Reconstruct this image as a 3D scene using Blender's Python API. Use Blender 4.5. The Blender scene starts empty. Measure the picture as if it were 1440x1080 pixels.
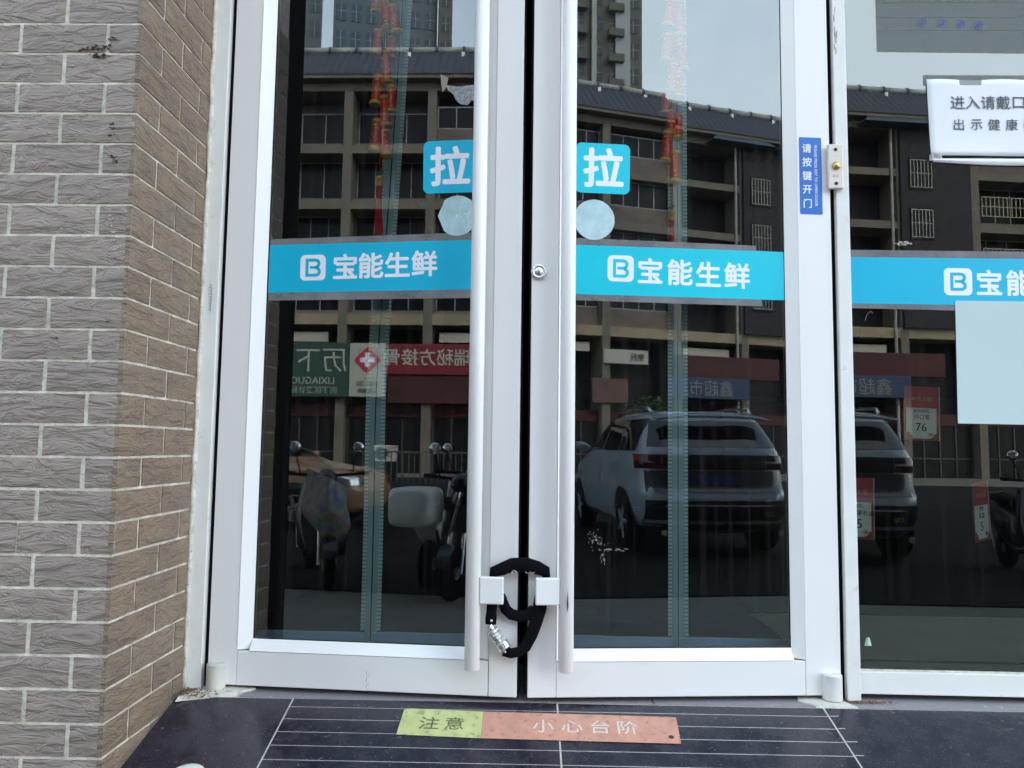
import bpy, bmesh, math, random
from mathutils import Vector, Matrix, Euler
R = math.radians
PI = math.pi
rnd = random.Random(7)
scn = bpy.context.scene
C = scn.collection

# ------------------------------------------------------------------ camera, sky, sun, exposure
cam_d = bpy.data.cameras.new("camera")
cam = bpy.data.objects.new("camera", cam_d)
C.objects.link(cam)
cam_d.sensor_width = 36.0
cam_d.lens = 36.0 * 1081.0 / 1440.0
cam_d.clip_start = 0.02
cam_d.clip_end = 3000.0
cam.matrix_world = (Matrix.Translation((0, -2.16, 0.665)) @ Matrix.Rotation(R(1.0), 4, 'Z')
                    @ Matrix.Rotation(R(90 + 4.74), 4, 'X') @ Matrix.Rotation(R(0.725), 4, 'Z'))
scn.camera = cam

SUN_EL, SUN_AZ = 46.0, 30.0          # the sun stands behind the shop, so the door side is in shade
world = bpy.data.worlds.new("World")
scn.world = world
world.use_nodes = True
wn = world.node_tree
wn.nodes.clear()
sky = wn.nodes.new('ShaderNodeTexSky')
sky.sky_type = 'NISHITA'
sky.sun_disc = False
sky.sun_elevation = R(SUN_EL)
sky.sun_rotation = R(SUN_AZ)
sky.air_density = 1.0
sky.dust_density = 5.0
sky.ozone_density = 1.5
bg = wn.nodes.new('ShaderNodeBackground')
bg.inputs['Strength'].default_value = 0.15
wo = wn.nodes.new('ShaderNodeOutputWorld')
tcw = wn.nodes.new('ShaderNodeTexCoord')
nzw = wn.nodes.new('ShaderNodeTexNoise')
nzw.inputs['Scale'].default_value = 1.6
nzw.inputs['Detail'].default_value = 5
nzw.inputs['Roughness'].default_value = 0.55
wn.links.new(tcw.outputs['Generated'], nzw.inputs['Vector'])
crw = wn.nodes.new('ShaderNodeValToRGB')
crw.color_ramp.elements[0].position = 0.36; crw.color_ramp.elements[0].color = (0.40, 0.40, 0.40, 1)
crw.color_ramp.elements[1].position = 0.66; crw.color_ramp.elements[1].color = (0.97, 0.97, 0.97, 1)
wn.links.new(nzw.outputs['Fac'], crw.inputs[0])
mxw = wn.nodes.new('ShaderNodeMix'); mxw.data_type = 'RGBA'      # thin high cloud over most of the sky
sxw = wn.nodes.new('ShaderNodeSeparateXYZ')
wn.links.new(tcw.outputs['Generated'], sxw.inputs[0])
hzw = wn.nodes.new('ShaderNodeValToRGB')                          # haze: brighter towards the horizon all round
hzw.color_ramp.elements[0].position = 0.0; hzw.color_ramp.elements[0].color = (0.98, 1.04, 1.08, 1)
hzw.color_ramp.elements[1].position = 0.75; hzw.color_ramp.elements[1].color = (0.25, 0.335, 0.40, 1)
wn.links.new(sxw.outputs[2], hzw.inputs[0])
vmw = wn.nodes.new('ShaderNodeVectorMath'); vmw.operation = 'SCALE'; vmw.inputs['Scale'].default_value = 10.0
wn.links.new(hzw.outputs[0], vmw.inputs[0])
wn.links.new(vmw.outputs[0], mxw.inputs[7])
wn.links.new(crw.outputs[0], mxw.inputs[0])
wn.links.new(sky.outputs[0], mxw.inputs[6])
wn.links.new(mxw.outputs[2], bg.inputs[0])
wn.links.new(bg.outputs[0], wo.inputs[0])

sun_d = bpy.data.lights.new("sun", 'SUN')
sun_d.energy = 0.6
sun_d.angle = R(10)
sun_d.color = (1.0, 0.95, 0.87)
sun = bpy.data.objects.new("sun", sun_d)
C.objects.link(sun)
sun.location = (0, 20, 40)
sun.rotation_euler = (-R(90 - SUN_EL), 0, -R(SUN_AZ))

scn.view_settings.view_transform = 'Standard'
scn.view_settings.look = 'None'
scn.view_settings.gamma = 1.0
scn.view_settings.exposure = 2.45
scn.view_settings.use_curve_mapping = False
scn.cycles.max_bounces = 8
scn.cycles.transparent_max_bounces = 16
scn.cycles.use_denoising = True

# ------------------------------------------------------------------ materials
class NT:
    def __init__(s, name):
        s.m = bpy.data.materials.new(name)
        s.m.use_nodes = True
        s.t = s.m.node_tree
        s.t.nodes.clear()
        s.out = s.t.nodes.new('ShaderNodeOutputMaterial')
    def n(s, typ, **kw):
        x = s.t.nodes.new('ShaderNode' + typ)
        for k, v in kw.items():
            if k in x.inputs:
                x.inputs[k].default_value = v
            else:
                setattr(x, k, v)
        return x
    def l(s, a, b):
        s.t.links.new(a, b)
    def coord(s, kind='Object', scale=(1, 1, 1), rand=False):
        tc = s.n('TexCoord')
        mp = s.n('Mapping')
        mp.inputs['Scale'].default_value = scale
        s.l(tc.outputs[kind], mp.inputs['Vector'])
        if rand:
            oi = s.n('ObjectInfo')
            mu = s.n('Math', operation='MULTIPLY')
            mu.inputs[1].default_value = 57.0
            s.l(oi.outputs['Random'], mu.inputs[0])
            cb = s.n('CombineXYZ')
            s.l(mu.outputs[0], cb.inputs[0])
            s.l(mu.outputs[0], cb.inputs[2])
            s.l(cb.outputs[0], mp.inputs['Location'])
        return mp.outputs[0]
    def noise(s, vec, scale, detail=4, rough=0.6, dist=0.0):
        x = s.n('TexNoise')
        x.inputs['Scale'].default_value = scale
        x.inputs['Detail'].default_value = detail
        x.inputs['Roughness'].default_value = rough
        x.inputs['Distortion'].default_value = dist
        s.l(vec, x.inputs['Vector'])
        return x.outputs['Fac']
    def ramp(s, fac, stops):
        x = s.n('ValToRGB')
        e = x.color_ramp.elements
        while len(e) < len(stops):
            e.new(0.5)
        for i, (p, c) in enumerate(stops):
            e[i].position = p
            e[i].color = (c[0], c[1], c[2], 1) if not isinstance(c, (int, float)) else (c, c, c, 1)
        s.l(fac, x.inputs[0])
        return x.outputs[0]
    def mix(s, fac, a, b):
        x = s.n('Mix', data_type='RGBA')
        if isinstance(fac, (int, float)):
            x.inputs[0].default_value = fac
        else:
            s.l(fac, x.inputs[0])
        for i, v in ((6, a), (7, b)):
            if isinstance(v, tuple):
                x.inputs[i].default_value = (v[0], v[1], v[2], 1)
            else:
                s.l(v, x.inputs[i])
        return x.outputs[2]
    def bump(s, h, strength=0.3, dist=0.01):
        x = s.n('Bump')
        x.inputs['Strength'].default_value = strength
        x.inputs['Distance'].default_value = dist
        s.l(h, x.inputs['Height'])
        return x.outputs[0]

MC = {}
def mat(name, col, rough=0.5, metal=0.0, var=0.12, scale=6.0, bump=0.0, bscale=40.0, spec=0.5, coat=0.0, rand=False, stretch=(1, 1, 1), dirt=None):
    if name in MC:
        return MC[name]
    t = NT(name)
    v = t.coord(scale=stretch, rand=rand)
    f = t.noise(v, scale, 5)
    lo = tuple(c * (1 - var) for c in col)
    hi = tuple(min(1, c * (1 + var)) for c in col)
    c = t.ramp(f, [(0.3, lo), (0.7, hi)])
    if dirt:
        f2 = t.noise(v, dirt[1], 6, 0.7)
        c = t.mix(t.ramp(f2, [(dirt[2], 0.0), (dirt[3], 1.0)]), c, dirt[0])
    p = t.n('BsdfPrincipled')
    t.l(c, p.inputs['Base Color'])
    p.inputs['Roughness'].default_value = rough
    p.inputs['Metallic'].default_value = metal
    p.inputs['Specular IOR Level'].default_value = spec
    p.inputs['Coat Weight'].default_value = coat
    if bump:
        t.l(t.bump(t.noise(v, bscale, 5), bump, 0.004), p.inputs['Normal'])
    t.l(p.outputs[0], t.out.inputs[0])
    MC[name] = t.m
    return t.m

def brick_mat(name, base, warm):
    t = NT(name)
    v = t.coord(scale=(1, 1, 1), rand=True)
    mp = t.n('Mapping')
    mp.inputs['Scale'].default_value = (0.55, 0.55, 2.1)
    t.l(v, mp.inputs['Vector'])
    wav = t.noise(mp.outputs[0], 19, 2.6, 0.52, 0.7)
    rid = t.ramp(wav, [(0.36, 0.9), (0.42, 0.30), (0.435, 0.85), (0.50, 0.45), (0.515, 0.0), (0.53, 0.75), (0.60, 0.35), (0.615, 0.9), (0.72, 0.6)])
    fine = t.noise(v, 260, 3, 0.7)
    ma = t.n('Math', operation='MULTIPLY_ADD')
    ma.inputs[1].default_value = 0.16
    t.l(fine, ma.inputs[0]); t.l(rid, ma.inputs[2])
    oi = t.n('ObjectInfo')
    c1 = t.mix(oi.outputs['Random'], tuple(c * 0.91 for c in base), tuple(c * 1.09 for c in base))
    c2 = t.mix(t.ramp(t.noise(v, 9, 4), [(0.42, 0.0), (0.75, 0.55)]), c1, warm)
    c3 = t.mix(t.ramp(rid, [(0.0, 0.34), (0.36, 0.0)]), c2, tuple(c * 0.45 for c in base))
    tw = t.coord('Generated')
    spots = t.ramp(t.noise(v, 75, 2, 0.5), [(0.74, 0.0), (0.80, 0.55)])
    c4 = t.mix(spots, c3, (0.42, 0.38, 0.33))
    p = t.n('BsdfPrincipled')
    t.l(c4, p.inputs['Base Color'])
    p.inputs['Roughness'].default_value = 0.55
    t.l(t.bump(ma.outputs[0], 0.75, 0.0042), p.inputs['Normal'])
    t.l(p.outputs[0], t.out.inputs[0])
    return t.m

def glass_mat(name, refl=0.15, tint=(0.70, 0.80, 0.78), rtint=(0.90, 0.98, 1.0), drips=0.05, wave=0.0, film=0.012):
    """front sheet of a tinted pane: mirror reflection, tinted view through, thin film of dust with drip marks"""
    t = NT(name)
    tr = t.n('BsdfTransparent'); tr.inputs[0].default_value = (*tint, 1)
    gl = t.n('BsdfGlossy'); gl.inputs['Roughness'].default_value = 0.0
    gl.inputs['Color'].default_value = (*rtint, 1)
    fr = t.n('Fresnel'); fr.inputs[0].default_value = 1.5
    ad = t.n('Math', operation='ADD'); ad.inputs[1].default_value = refl - 0.04
    t.l(fr.outputs[0], ad.inputs[0])
    mx = t.n('MixShader')
    t.l(ad.outputs[0], mx.inputs[0]); t.l(tr.outputs[0], mx.inputs[1]); t.l(gl.outputs[0], mx.inputs[2])
    if wave:
        v0 = t.coord()
        nb = t.bump(t.noise(v0, 2.2, 1, 0.4), wave, 0.02)
        t.l(nb, gl.inputs['Normal'])
    v = t.coord(scale=(60, 60, 1.3))
    st = t.noise(v, 1.0, 4, 0.65)
    v2 = t.coord()
    pat = t.noise(v2, 3.0, 4, 0.6)
    a = t.ramp(st, [(0.50, 0.0), (0.72, drips)])
    b = t.ramp(pat, [(0.3, film * 0.4), (0.75, film * 1.6)])
    s = t.n('Math', operation='ADD')
    t.l(a, s.inputs[0]); t.l(b, s.inputs[1])
    df = t.n('BsdfDiffuse'); df.inputs[0].default_value = (0.62, 0.62, 0.58, 1)
    m2 = t.n('MixShader')
    t.l(s.outputs[0], m2.inputs[0]); t.l(mx.outputs[0], m2.inputs[1]); t.l(df.outputs[0], m2.inputs[2])
    t.l(m2.outputs[0], t.out.inputs[0])
    return t.m

def clear_mat(name, tint=(0.9, 0.9, 0.9)):
    t = NT(name)
    tr = t.n('BsdfTransparent'); tr.inputs[0].default_value = (*tint, 1)
    t.l(tr.outputs[0], t.out.inputs[0])
    return t.m

def film_mat(name, col, opac, rough=0.3, scale=8.0, var=0.25):
    t = NT(name)
    v = t.coord()
    f = t.noise(v, scale, 5)
    tr = t.n('BsdfTransparent')
    p = t.n('BsdfPrincipled')
    t.l(t.ramp(f, [(0.3, tuple(c * (1 - var) for c in col)), (0.7, tuple(min(1, c * (1 + var)) for c in col))]), p.inputs['Base Color'])
    p.inputs['Roughness'].default_value = rough
    mx = t.n('MixShader')
    fo = t.ramp(f, [(0.3, opac * 0.92), (0.7, min(1.0, opac * 1.06))])
    t.l(fo, mx.inputs[0]); t.l(tr.outputs[0], mx.inputs[1]); t.l(p.outputs[0], mx.inputs[2])
    t.l(mx.outputs[0], t.out.inputs[0])
    return t.m

def granite_mat(name, base, speck, rough, dusty):
    t = NT(name)
    v = t.coord('Object', rand=False)
    f = t.noise(v, 230, 2, 0.5)
    g = t.noise(v, 14, 6, 0.7)
    c = t.mix(t.ramp(f, [(0.66, 0.0), (0.74, 0.8)]), base, speck)
    c = t.mix(t.ramp(g, [(0.35, 0.0), (0.9, 0.8)]), c, dusty)
    h = t.noise(v, 55, 3, 0.8, 0.5)
    c = t.mix(t.ramp(h, [(0.655, 0.0), (0.70, 0.9)]), c, tuple(min(1, x * 3.5) for x in dusty))
    p = t.n('BsdfPrincipled')
    t.l(c, p.inputs['Base Color'])
    t.l(t.ramp(g, [(0.35, rough), (0.7, min(1, rough + 0.28))]), p.inputs['Roughness'])
    t.l(t.bump(f, 0.15, 0.001), p.inputs['Normal'])
    t.l(p.outputs[0], t.out.inputs[0])
    return t.m

M_white = mat('white_coated_aluminium', (0.80, 0.775, 0.76), 0.34, var=0.02, scale=3, dirt=((0.55, 0.53, 0.50), 26, 0.68, 0.86))
M_white2 = mat('white_bead_aluminium', (0.85, 0.83, 0.81), 0.25, var=0.02, scale=3)
M_frame = mat('aged_white_frame', (0.76, 0.75, 0.72), 0.42, var=0.05, scale=5, dirt=((0.42, 0.37, 0.28), 18, 0.62, 0.82), bump=0.08)
M_seal = mat('old_sealant', (0.55, 0.52, 0.44), 0.7, var=0.3, scale=40, bump=0.5, dirt=((0.12, 0.09, 0.06), 70, 0.6, 0.7))
M_black = mat('black_rubber', (0.006, 0.006, 0.006), 0.9, var=0.2, spec=0.1)
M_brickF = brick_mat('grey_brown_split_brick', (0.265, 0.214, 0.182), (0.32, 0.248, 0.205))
M_brickS = brick_mat('side_toned_split_brick', (0.205, 0.150, 0.110), (0.30, 0.205, 0.125))  # side-face copy of the brick, its different light put into the tone
M_mortar = mat('pale_mortar', (0.60, 0.545, 0.46), 0.9, var=0.30, scale=22, bump=0.9, bscale=90, dirt=((0.34, 0.30, 0.20), 14, 0.55, 0.75))
M_gl_door = glass_mat('door_glass', 0.13, tint=(0.95, 0.98, 0.98), drips=0.014, film=0.0016)
M_gl_win = glass_mat('window_glass', 0.13, tint=(0.92, 0.98, 0.96), rtint=(0.93, 0.98, 0.96), drips=0.008, film=0.001)
M_gl_back = clear_mat('glass_body', (0.97, 0.99, 0.98))
M_cyan = mat('cyan_vinyl', (0.0, 0.44, 0.66), 0.35, var=0.04, scale=2)
M_cyanW = mat('bright_cyan_vinyl', (0.0, 0.54, 0.68), 0.35, var=0.03, scale=2)
M_letter = mat('white_vinyl', (0.82, 0.84, 0.88), 0.4, var=0.02)
M_blue = mat('royal_blue_vinyl', (0.01, 0.13, 0.50), 0.35, var=0.05)
M_ink = mat('black_ink', (0.03, 0.03, 0.035), 0.7, var=0.05)
M_purple = mat('purple_stamp_ink', (0.16, 0.12, 0.50), 0.8, var=0.2)
M_tape = film_mat('grey_clear_tape', (0.26, 0.26, 0.27), 0.62, 0.25)
M_frost = film_mat('frosted_film', (0.50, 0.68, 0.72), 0.90, 0.5, scale=26, var=0.10)
M_peel = film_mat('peeled_backing', (0.36, 0.37, 0.38), 0.85, 0.8, scale=120, var=0.5)
M_paper = mat('white_paper', (0.80, 0.80, 0.86), 0.8, var=0.02)
M_paper_in = mat('pale_blue_sheet', (0.50, 0.60, 0.60), 0.8, var=0.02, scale=2)
M_emblem = film_mat('veiled_sheet', (0.17, 0.19, 0.175), 0.42, 0.8, scale=5, var=0.12)  # low opacity imitates reflection washing over the sheet
M_red = mat('red_foil', (0.95, 0.045, 0.012), 0.35, var=0.2, scale=60, spec=0.7)
M_gold = mat('gold_foil', (0.95, 0.66, 0.10), 0.3, metal=0.0, var=0.25, scale=60)
M_green = mat('green_bead', (0.02, 0.20, 0.12), 0.2, var=0.2)
M_tassel = mat('red_thread', (0.85, 0.015, 0.012), 0.8, var=0.3, scale=90, stretch=(8, 8, 0.5))
M_teal = mat('teal_curtain_strip', (0.55, 0.80, 0.80), 0.4, var=0.06)
M_teal2 = mat('teal_strip_core', (0.34, 0.58, 0.62), 0.4, var=0.06)
M_hem = mat('blue_curtain_hem', (0.42, 0.66, 0.90), 0.45, var=0.1, scale=12)
M_filmc = film_mat('clear_curtain_film', (0.30, 0.30, 0.28), 0.008, 0.15, scale=3)
M_fabric = mat('black_webbing', (0.004, 0.004, 0.006), 0.95, spec=0.12, var=0.3, bump=0.5, bscale=500)
M_steel = mat('worn_steel', (0.70, 0.70, 0.70), 0.25, metal=0.9, var=0.15, bump=0.4, bscale=180)
M_brass = mat('brass_button', (0.60, 0.45, 0.16), 0.25, metal=0.8, var=0.1)
M_plate = mat('aged_plastic_plate', (0.72, 0.64, 0.58), 0.35, var=0.05)
M_beige = mat('dirty_beige_coating', (0.55, 0.52, 0.46), 0.5, var=0.12, scale=20, bump=0.3, bscale=90)
M_offwhite = mat('scuffed_white_coating', (0.66, 0.63, 0.61), 0.45, var=0.1, scale=20, bump=0.2)
M_tile = granite_mat('polished_dark_tile', (0.012, 0.010, 0.019), (0.24, 0.23, 0.25), 0.12, (0.048, 0.044, 0.054))
M_thresh = granite_mat('worn_grey_granite', (0.26, 0.24, 0.26), (0.3, 0.3, 0.3), 0.4, (0.20, 0.18, 0.16))
M_grout = mat('pale_grout', (0.46, 0.43, 0.38), 0.9, var=0.2, scale=30)
M_cement = mat('pale_cement', (0.60, 0.57, 0.49), 0.9, var=0.2, scale=30, bump=0.8, bscale=160, dirt=((0.25, 0.2, 0.15), 30, 0.55, 0.7))
M_yel = mat('faded_yellow_sticker', (0.50, 0.51, 0.21), 0.55, var=0.15, scale=20, dirt=((0.16, 0.15, 0.08), 45, 0.55, 0.72))
M_org = mat('faded_orange_sticker', (0.56, 0.27, 0.19), 0.55, var=0.15, scale=20, dirt=((0.20, 0.11, 0.08), 45, 0.55, 0.72))
M_stw = mat('faded_white_print', (0.66, 0.56, 0.50), 0.6, var=0.1)
M_debris = mat('rusty_crumbs', (0.20, 0.11, 0.065), 0.95, var=0.6, scale=60, rand=True)
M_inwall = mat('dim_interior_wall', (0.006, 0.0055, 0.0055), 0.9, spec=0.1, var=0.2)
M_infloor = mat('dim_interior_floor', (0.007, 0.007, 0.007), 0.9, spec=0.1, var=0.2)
M_ext = mat('grey_wall_cladding', (0.30, 0.29, 0.28), 0.7, var=0.15)

# ------------------------------------------------------------------ mesh helpers
class MB:
    def __init__(s):
        s.v = []; s.f = []; s.mi = []
    def add(s, vs, fs, mi=0):
        b = len(s.v)
        s.v += [tuple(v) for v in vs]
        for f in fs:
            s.f.append([b + i for i in f]); s.mi.append(mi)
        return s
    def box(s, x0, x1, y0, y1, z0, z1, mi=0):
        vs = [(x, y, z) for x in (x0, x1) for y in (y0, y1) for z in (z0, z1)]
        return s.add(vs, [(0, 1, 3, 2), (4, 6, 7, 5), (0, 4, 5, 1), (2, 3, 7, 6), (0, 2, 6, 4), (1, 5, 7, 3)], mi)
    def tube(s, pts, r, n=10, cap=True, mi=0, flat=None):
        """pts list of points, r radius or list; flat=(axis vector, factor) squashes the section"""
        P = [Vector(p) for p in pts]
        rs = r if isinstance(r, (list, tuple)) else [r] * len(P)
        rings = []
        up = Vector((0, 0, 1))
        prev = None
        for i, p in enumerate(P):
            d = (P[min(i + 1, len(P) - 1)] - P[max(i - 1, 0)]).normalized()
            if prev is None:
                a = up if abs(d.dot(up)) < 0.9 else Vector((0, 1, 0))
                e1 = d.cross(a).normalized()
            else:
                e1 = (prev - d * prev.dot(d))
                e1 = e1.normalized() if e1.length > 1e-6 else d.orthogonal().normalized()
            prev = e1
            e2 = d.cross(e1)
            ring = []
            for k in range(n):
                a = 2 * PI * k / n
                o = e1 * math.cos(a) * rs[i] + e2 * math.sin(a) * rs[i]
                if flat:
                    ax = Vector(flat[0])
                    o = o - ax * o.dot(ax) * (1 - flat[1])
                ring.append(p + o)
            rings.append(ring)
        vs = [q for ring in rings for q in ring]
        fs = []
        for i in range(len(P) - 1):
            for k in range(n):
                a = i * n + k; b = i * n + (k + 1) % n
                fs.append((a, b, b + n, a + n))
        if cap:
            fs.append(tuple(range(n))[::-1]); fs.append(tuple((len(P) - 1) * n + k for k in range(n)))
        return s.add(vs, fs, mi)
    def prism(s, outl, y0, y1, mi=0):
        """outline in xz, thickness along y"""
        n = len(outl)
        vs = [(x, y0, z) for x, z in outl] + [(x, y1, z) for x, z in outl]
        fs = [tuple(range(n)), tuple(range(2 * n - 1, n - 1, -1))]
        fs += [(i, i + n, (i + 1) % n + n, (i + 1) % n) for i in range(n)]
        return s.add(vs, fs, mi)
    def lathe(s, prof, c=(0, 0, 0), axis='z', n=24, mi=0):
        """profile (r, h)"""
        vs = []
        for r, h in prof:
            for k in range(n):
                a = 2 * PI * k / n
                x, y = r * math.cos(a), r * math.sin(a)
                p = (x, y, h) if axis == 'z' else ((x, h, y) if axis == 'y' else (h, x, y))
                vs.append((p[0] + c[0], p[1] + c[1], p[2] + c[2]))
        fs = []
        for i in range(len(prof) - 1):
            for k in range(n):
                a = i * n + k; b = i * n + (k + 1) % n
                fs.append((a, b, b + n, a + n))
        fs.append(tuple(range(n))[::-1]); fs.append(tuple((len(prof) - 1) * n + k for k in range(n)))
        return s.add(vs, fs, mi)
    def loft(s, secs, n=16, mi=0, pw=2.0):
        """elliptical sections along x: (x, z, half_y, half_z)"""
        vs = []
        for x, z, a, b in secs:
            for k in range(n):
                t = 2 * PI * k / n
                c, q = math.cos(t), math.sin(t)
                vs.append((x, a * math.copysign(abs(c) ** (2 / pw), c), z + b * math.copysign(abs(q) ** (2 / pw), q)))
        fs = []
        for i in range(len(secs) - 1):
            for k in range(n):
                a = i * n + k; b = i * n + (k + 1) % n
                fs.append((a, b, b + n, a + n))
        fs.append(tuple(range(n))[::-1]); fs.append(tuple((len(secs) - 1) * n + k for k in range(n)))
        return s.add(vs, fs, mi)
    def grid(s, fn, nu, nv, mi=0):
        vs = [fn(i / nu, j / nv) for j in range(nv + 1) for i in range(nu + 1)]
        fs = [(j * (nu + 1) + i, j * (nu + 1) + i + 1, (j + 1) * (nu + 1) + i + 1, (j + 1) * (nu + 1) + i) for j in range(nv) for i in range(nu)]
        return s.add(vs, fs, mi)
    def mesh(s, name, mats, smooth=False):
        me = bpy.data.meshes.new(name)
        me.from_pydata(s.v, [], s.f)
        for m in (mats if isinstance(mats, (list, tuple)) else [mats]):
            me.materials.append(m)
        for p, i in zip(me.polygons, s.mi):
            p.material_index = i
            p.use_smooth = smooth
        me.update()
        bm = bmesh.new(); bm.from_mesh(me)
        if not any(len(f.verts) > 0 and False for f in bm.faces):
            bmesh.ops.recalc_face_normals(bm, faces=bm.faces)
        bm.to_mesh(me); bm.free()
        return me
    def build(s, name, mats, parent=None, smooth=False, bevel=0, loc=None, **props):
        me = s.mesh(name, mats, smooth)
        return link(name, me, parent, bevel, loc, **props)

def link(name, me, parent=None, bevel=0, loc=None, rot=None, **props):
    o = bpy.data.objects.new(name, me)
    C.objects.link(o)
    if parent is not None:
        o.parent = parent
    if loc is not None:
        o.location = loc
    if rot is not None:
        o.rotation_euler = rot
    if bevel:
        b = o.modifiers.new('bevel', 'BEVEL'); b.width = bevel; b.segments = 2; b.limit_method = 'ANGLE'; b.angle_limit = R(40)
    for k, v in props.items():
        o[k] = v
    return o

def thing(name, label, cat, loc=(0, 0, 0), rot=(0, 0, 0), group=None, kind=None):
    o = bpy.data.objects.new(name, None)
    C.objects.link(o)
    o.location = loc; o.rotation_euler = rot
    o.empty_display_size = 0.05
    if label: o['label'] = label
    if cat: o['category'] = cat
    if group: o['group'] = group
    if kind: o['kind'] = kind
    return o

def copy_tree(src, loc=None, rot=None, label=None, mats=None):
    r = src.copy(); C.objects.link(r)
    if loc is not None: r.location = loc
    if rot is not None: r.rotation_euler = rot
    if label: r['label'] = label
    for ch in list(src.children):
        c = ch.copy(); C.objects.link(c); c.parent = r
        for g in list(ch.children):
            d = g.copy(); C.objects.link(d); d.parent = c
    return r

TX = {}
def text_mesh(body, size, mt, bold=0.0, spacing=1.0, shear=0.0, thick=0.0003, flip=False):
    key = (body, size, mt.name, bold, spacing, flip)
    if key in TX: return TX[key]
    cu = bpy.data.curves.new('lettering', 'FONT')
    cu.body = body; cu.size = size; cu.extrude = thick if bold <= 0 else 0.0
    cu.space_character = spacing; cu.shear = shear; cu.resolution_u = 2
    cu.align_x = 'CENTER'; cu.align_y = 'CENTER'
    ob = bpy.data.objects.new('tmp', cu)
    C.objects.link(ob)
    dg = bpy.context.evaluated_depsgraph_get()
    me = bpy.data.meshes.new_from_object(ob.evaluated_get(dg))
    bpy.data.objects.remove(ob); bpy.data.curves.remove(cu)
    xs = [v.co.x for v in me.vertices]; ys = [v.co.y for v in me.vertices]
    cx, cy = (min(xs) + max(xs)) / 2, (min(ys) + max(ys)) / 2
    vs0 = [((-(v.co.x - cx)) if flip else (v.co.x - cx), v.co.z if flip else -v.co.z, v.co.y - cy) for v in me.vertices]
    fs0 = [tuple(p.vertices) for p in me.polygons]
    if bold > 0:      # strokes thickened by a fan of shifted outlines, each a hair behind the other
        bpy.data.meshes.remove(me)
        out = MB(); b_ = bold * size
        step = 0.00003 if thick < 0.002 else 0.0006
        for k in range(9):
            dx, dz = (0, 0) if k == 8 else (b_ * math.cos(PI * k / 4), b_ * math.sin(PI * k / 4))
            dy = (-step * k) * (-1 if flip else 1)
            out.add([(x + dx, y + dy, z + dz) for x, y, z in vs0], fs0)
        me = bpy.data.meshes.new('lettering')
        me.from_pydata(out.v, [], out.f); me.update()
    else:
        for v, c_ in zip(me.vertices, vs0): v.co = c_
    me.materials.clear(); me.materials.append(mt)
    TX[key] = me
    return me

def flat_poly(pts, y0=-0.0004, y1=0.0):
    return MB().prism(pts, y0, y1)

def rrect(x0, x1, z0, z1, r, n=6):
    out = []
    for cx, cz, a0 in ((x1 - r, z1 - r, 0), (x0 + r, z1 - r, 90), (x0 + r, z0 + r, 180), (x1 - r, z0 + r, 270)):
        for k in range(n + 1):
            a = R(a0 + 90 * k / n)
            out.append((cx + r * math.cos(a), cz + r * math.sin(a)))
    return out

def disc(cx, cz, r, n=40, wob=0.0):
    return [(cx + (r + rnd.uniform(-wob, wob)) * math.cos(2 * PI * k / n), cz + (r + rnd.uniform(-wob, wob)) * math.sin(2 * PI * k / n)) for k in range(n)]

# ------------------------------------------------------------------ THE SETTING: ground
STREET = -0.55
def street_mat():
    t = NT('street_paving')
    v = t.coord('Object')
    br = t.n('TexBrick')
    br.inputs['Scale'].default_value = 1.0
    br.inputs['Mortar Size'].default_value = 0.006
    br.inputs['Brick Width'].default_value = 0.6
    br.inputs['Row Height'].default_value = 0.3
    br.inputs['Color1'].default_value = (0.17, 0.165, 0.145, 1); br.inputs['Color2'].default_value = (0.14, 0.135, 0.12, 1)
    br.inputs['Mortar'].default_value = (0.05, 0.05, 0.045, 1)
    t.l(v, br.inputs['Vector'])
    c = t.mix(t.ramp(t.noise(v, 1.3, 6), [(0.4, 0.0), (0.7, 0.6)]), br.outputs[0], (0.10, 0.095, 0.085))
    p = t.n('BsdfPrincipled'); p.inputs['Roughness'].default_value = 0.8
    t.l(c, p.inputs['Base Color']); t.l(p.outputs[0], t.out.inputs[0])
    return t.m
M_street = street_mat()
MB().add([(-900, -900, STREET), (900, -900, STREET), (900, 900, STREET), (-900, 900, STREET)], [(0, 1, 2, 3)]).build('street', M_street, kind='structure')
M_asph = mat('asphalt', (0.018, 0.018, 0.018), 0.95, spec=0.08, var=0.25, scale=4, bump=0.3)
MB().box(-120, 120, -27, -4.2, STREET + 0.004, STREET + 0.012).build('road', M_asph, kind='structure')

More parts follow.
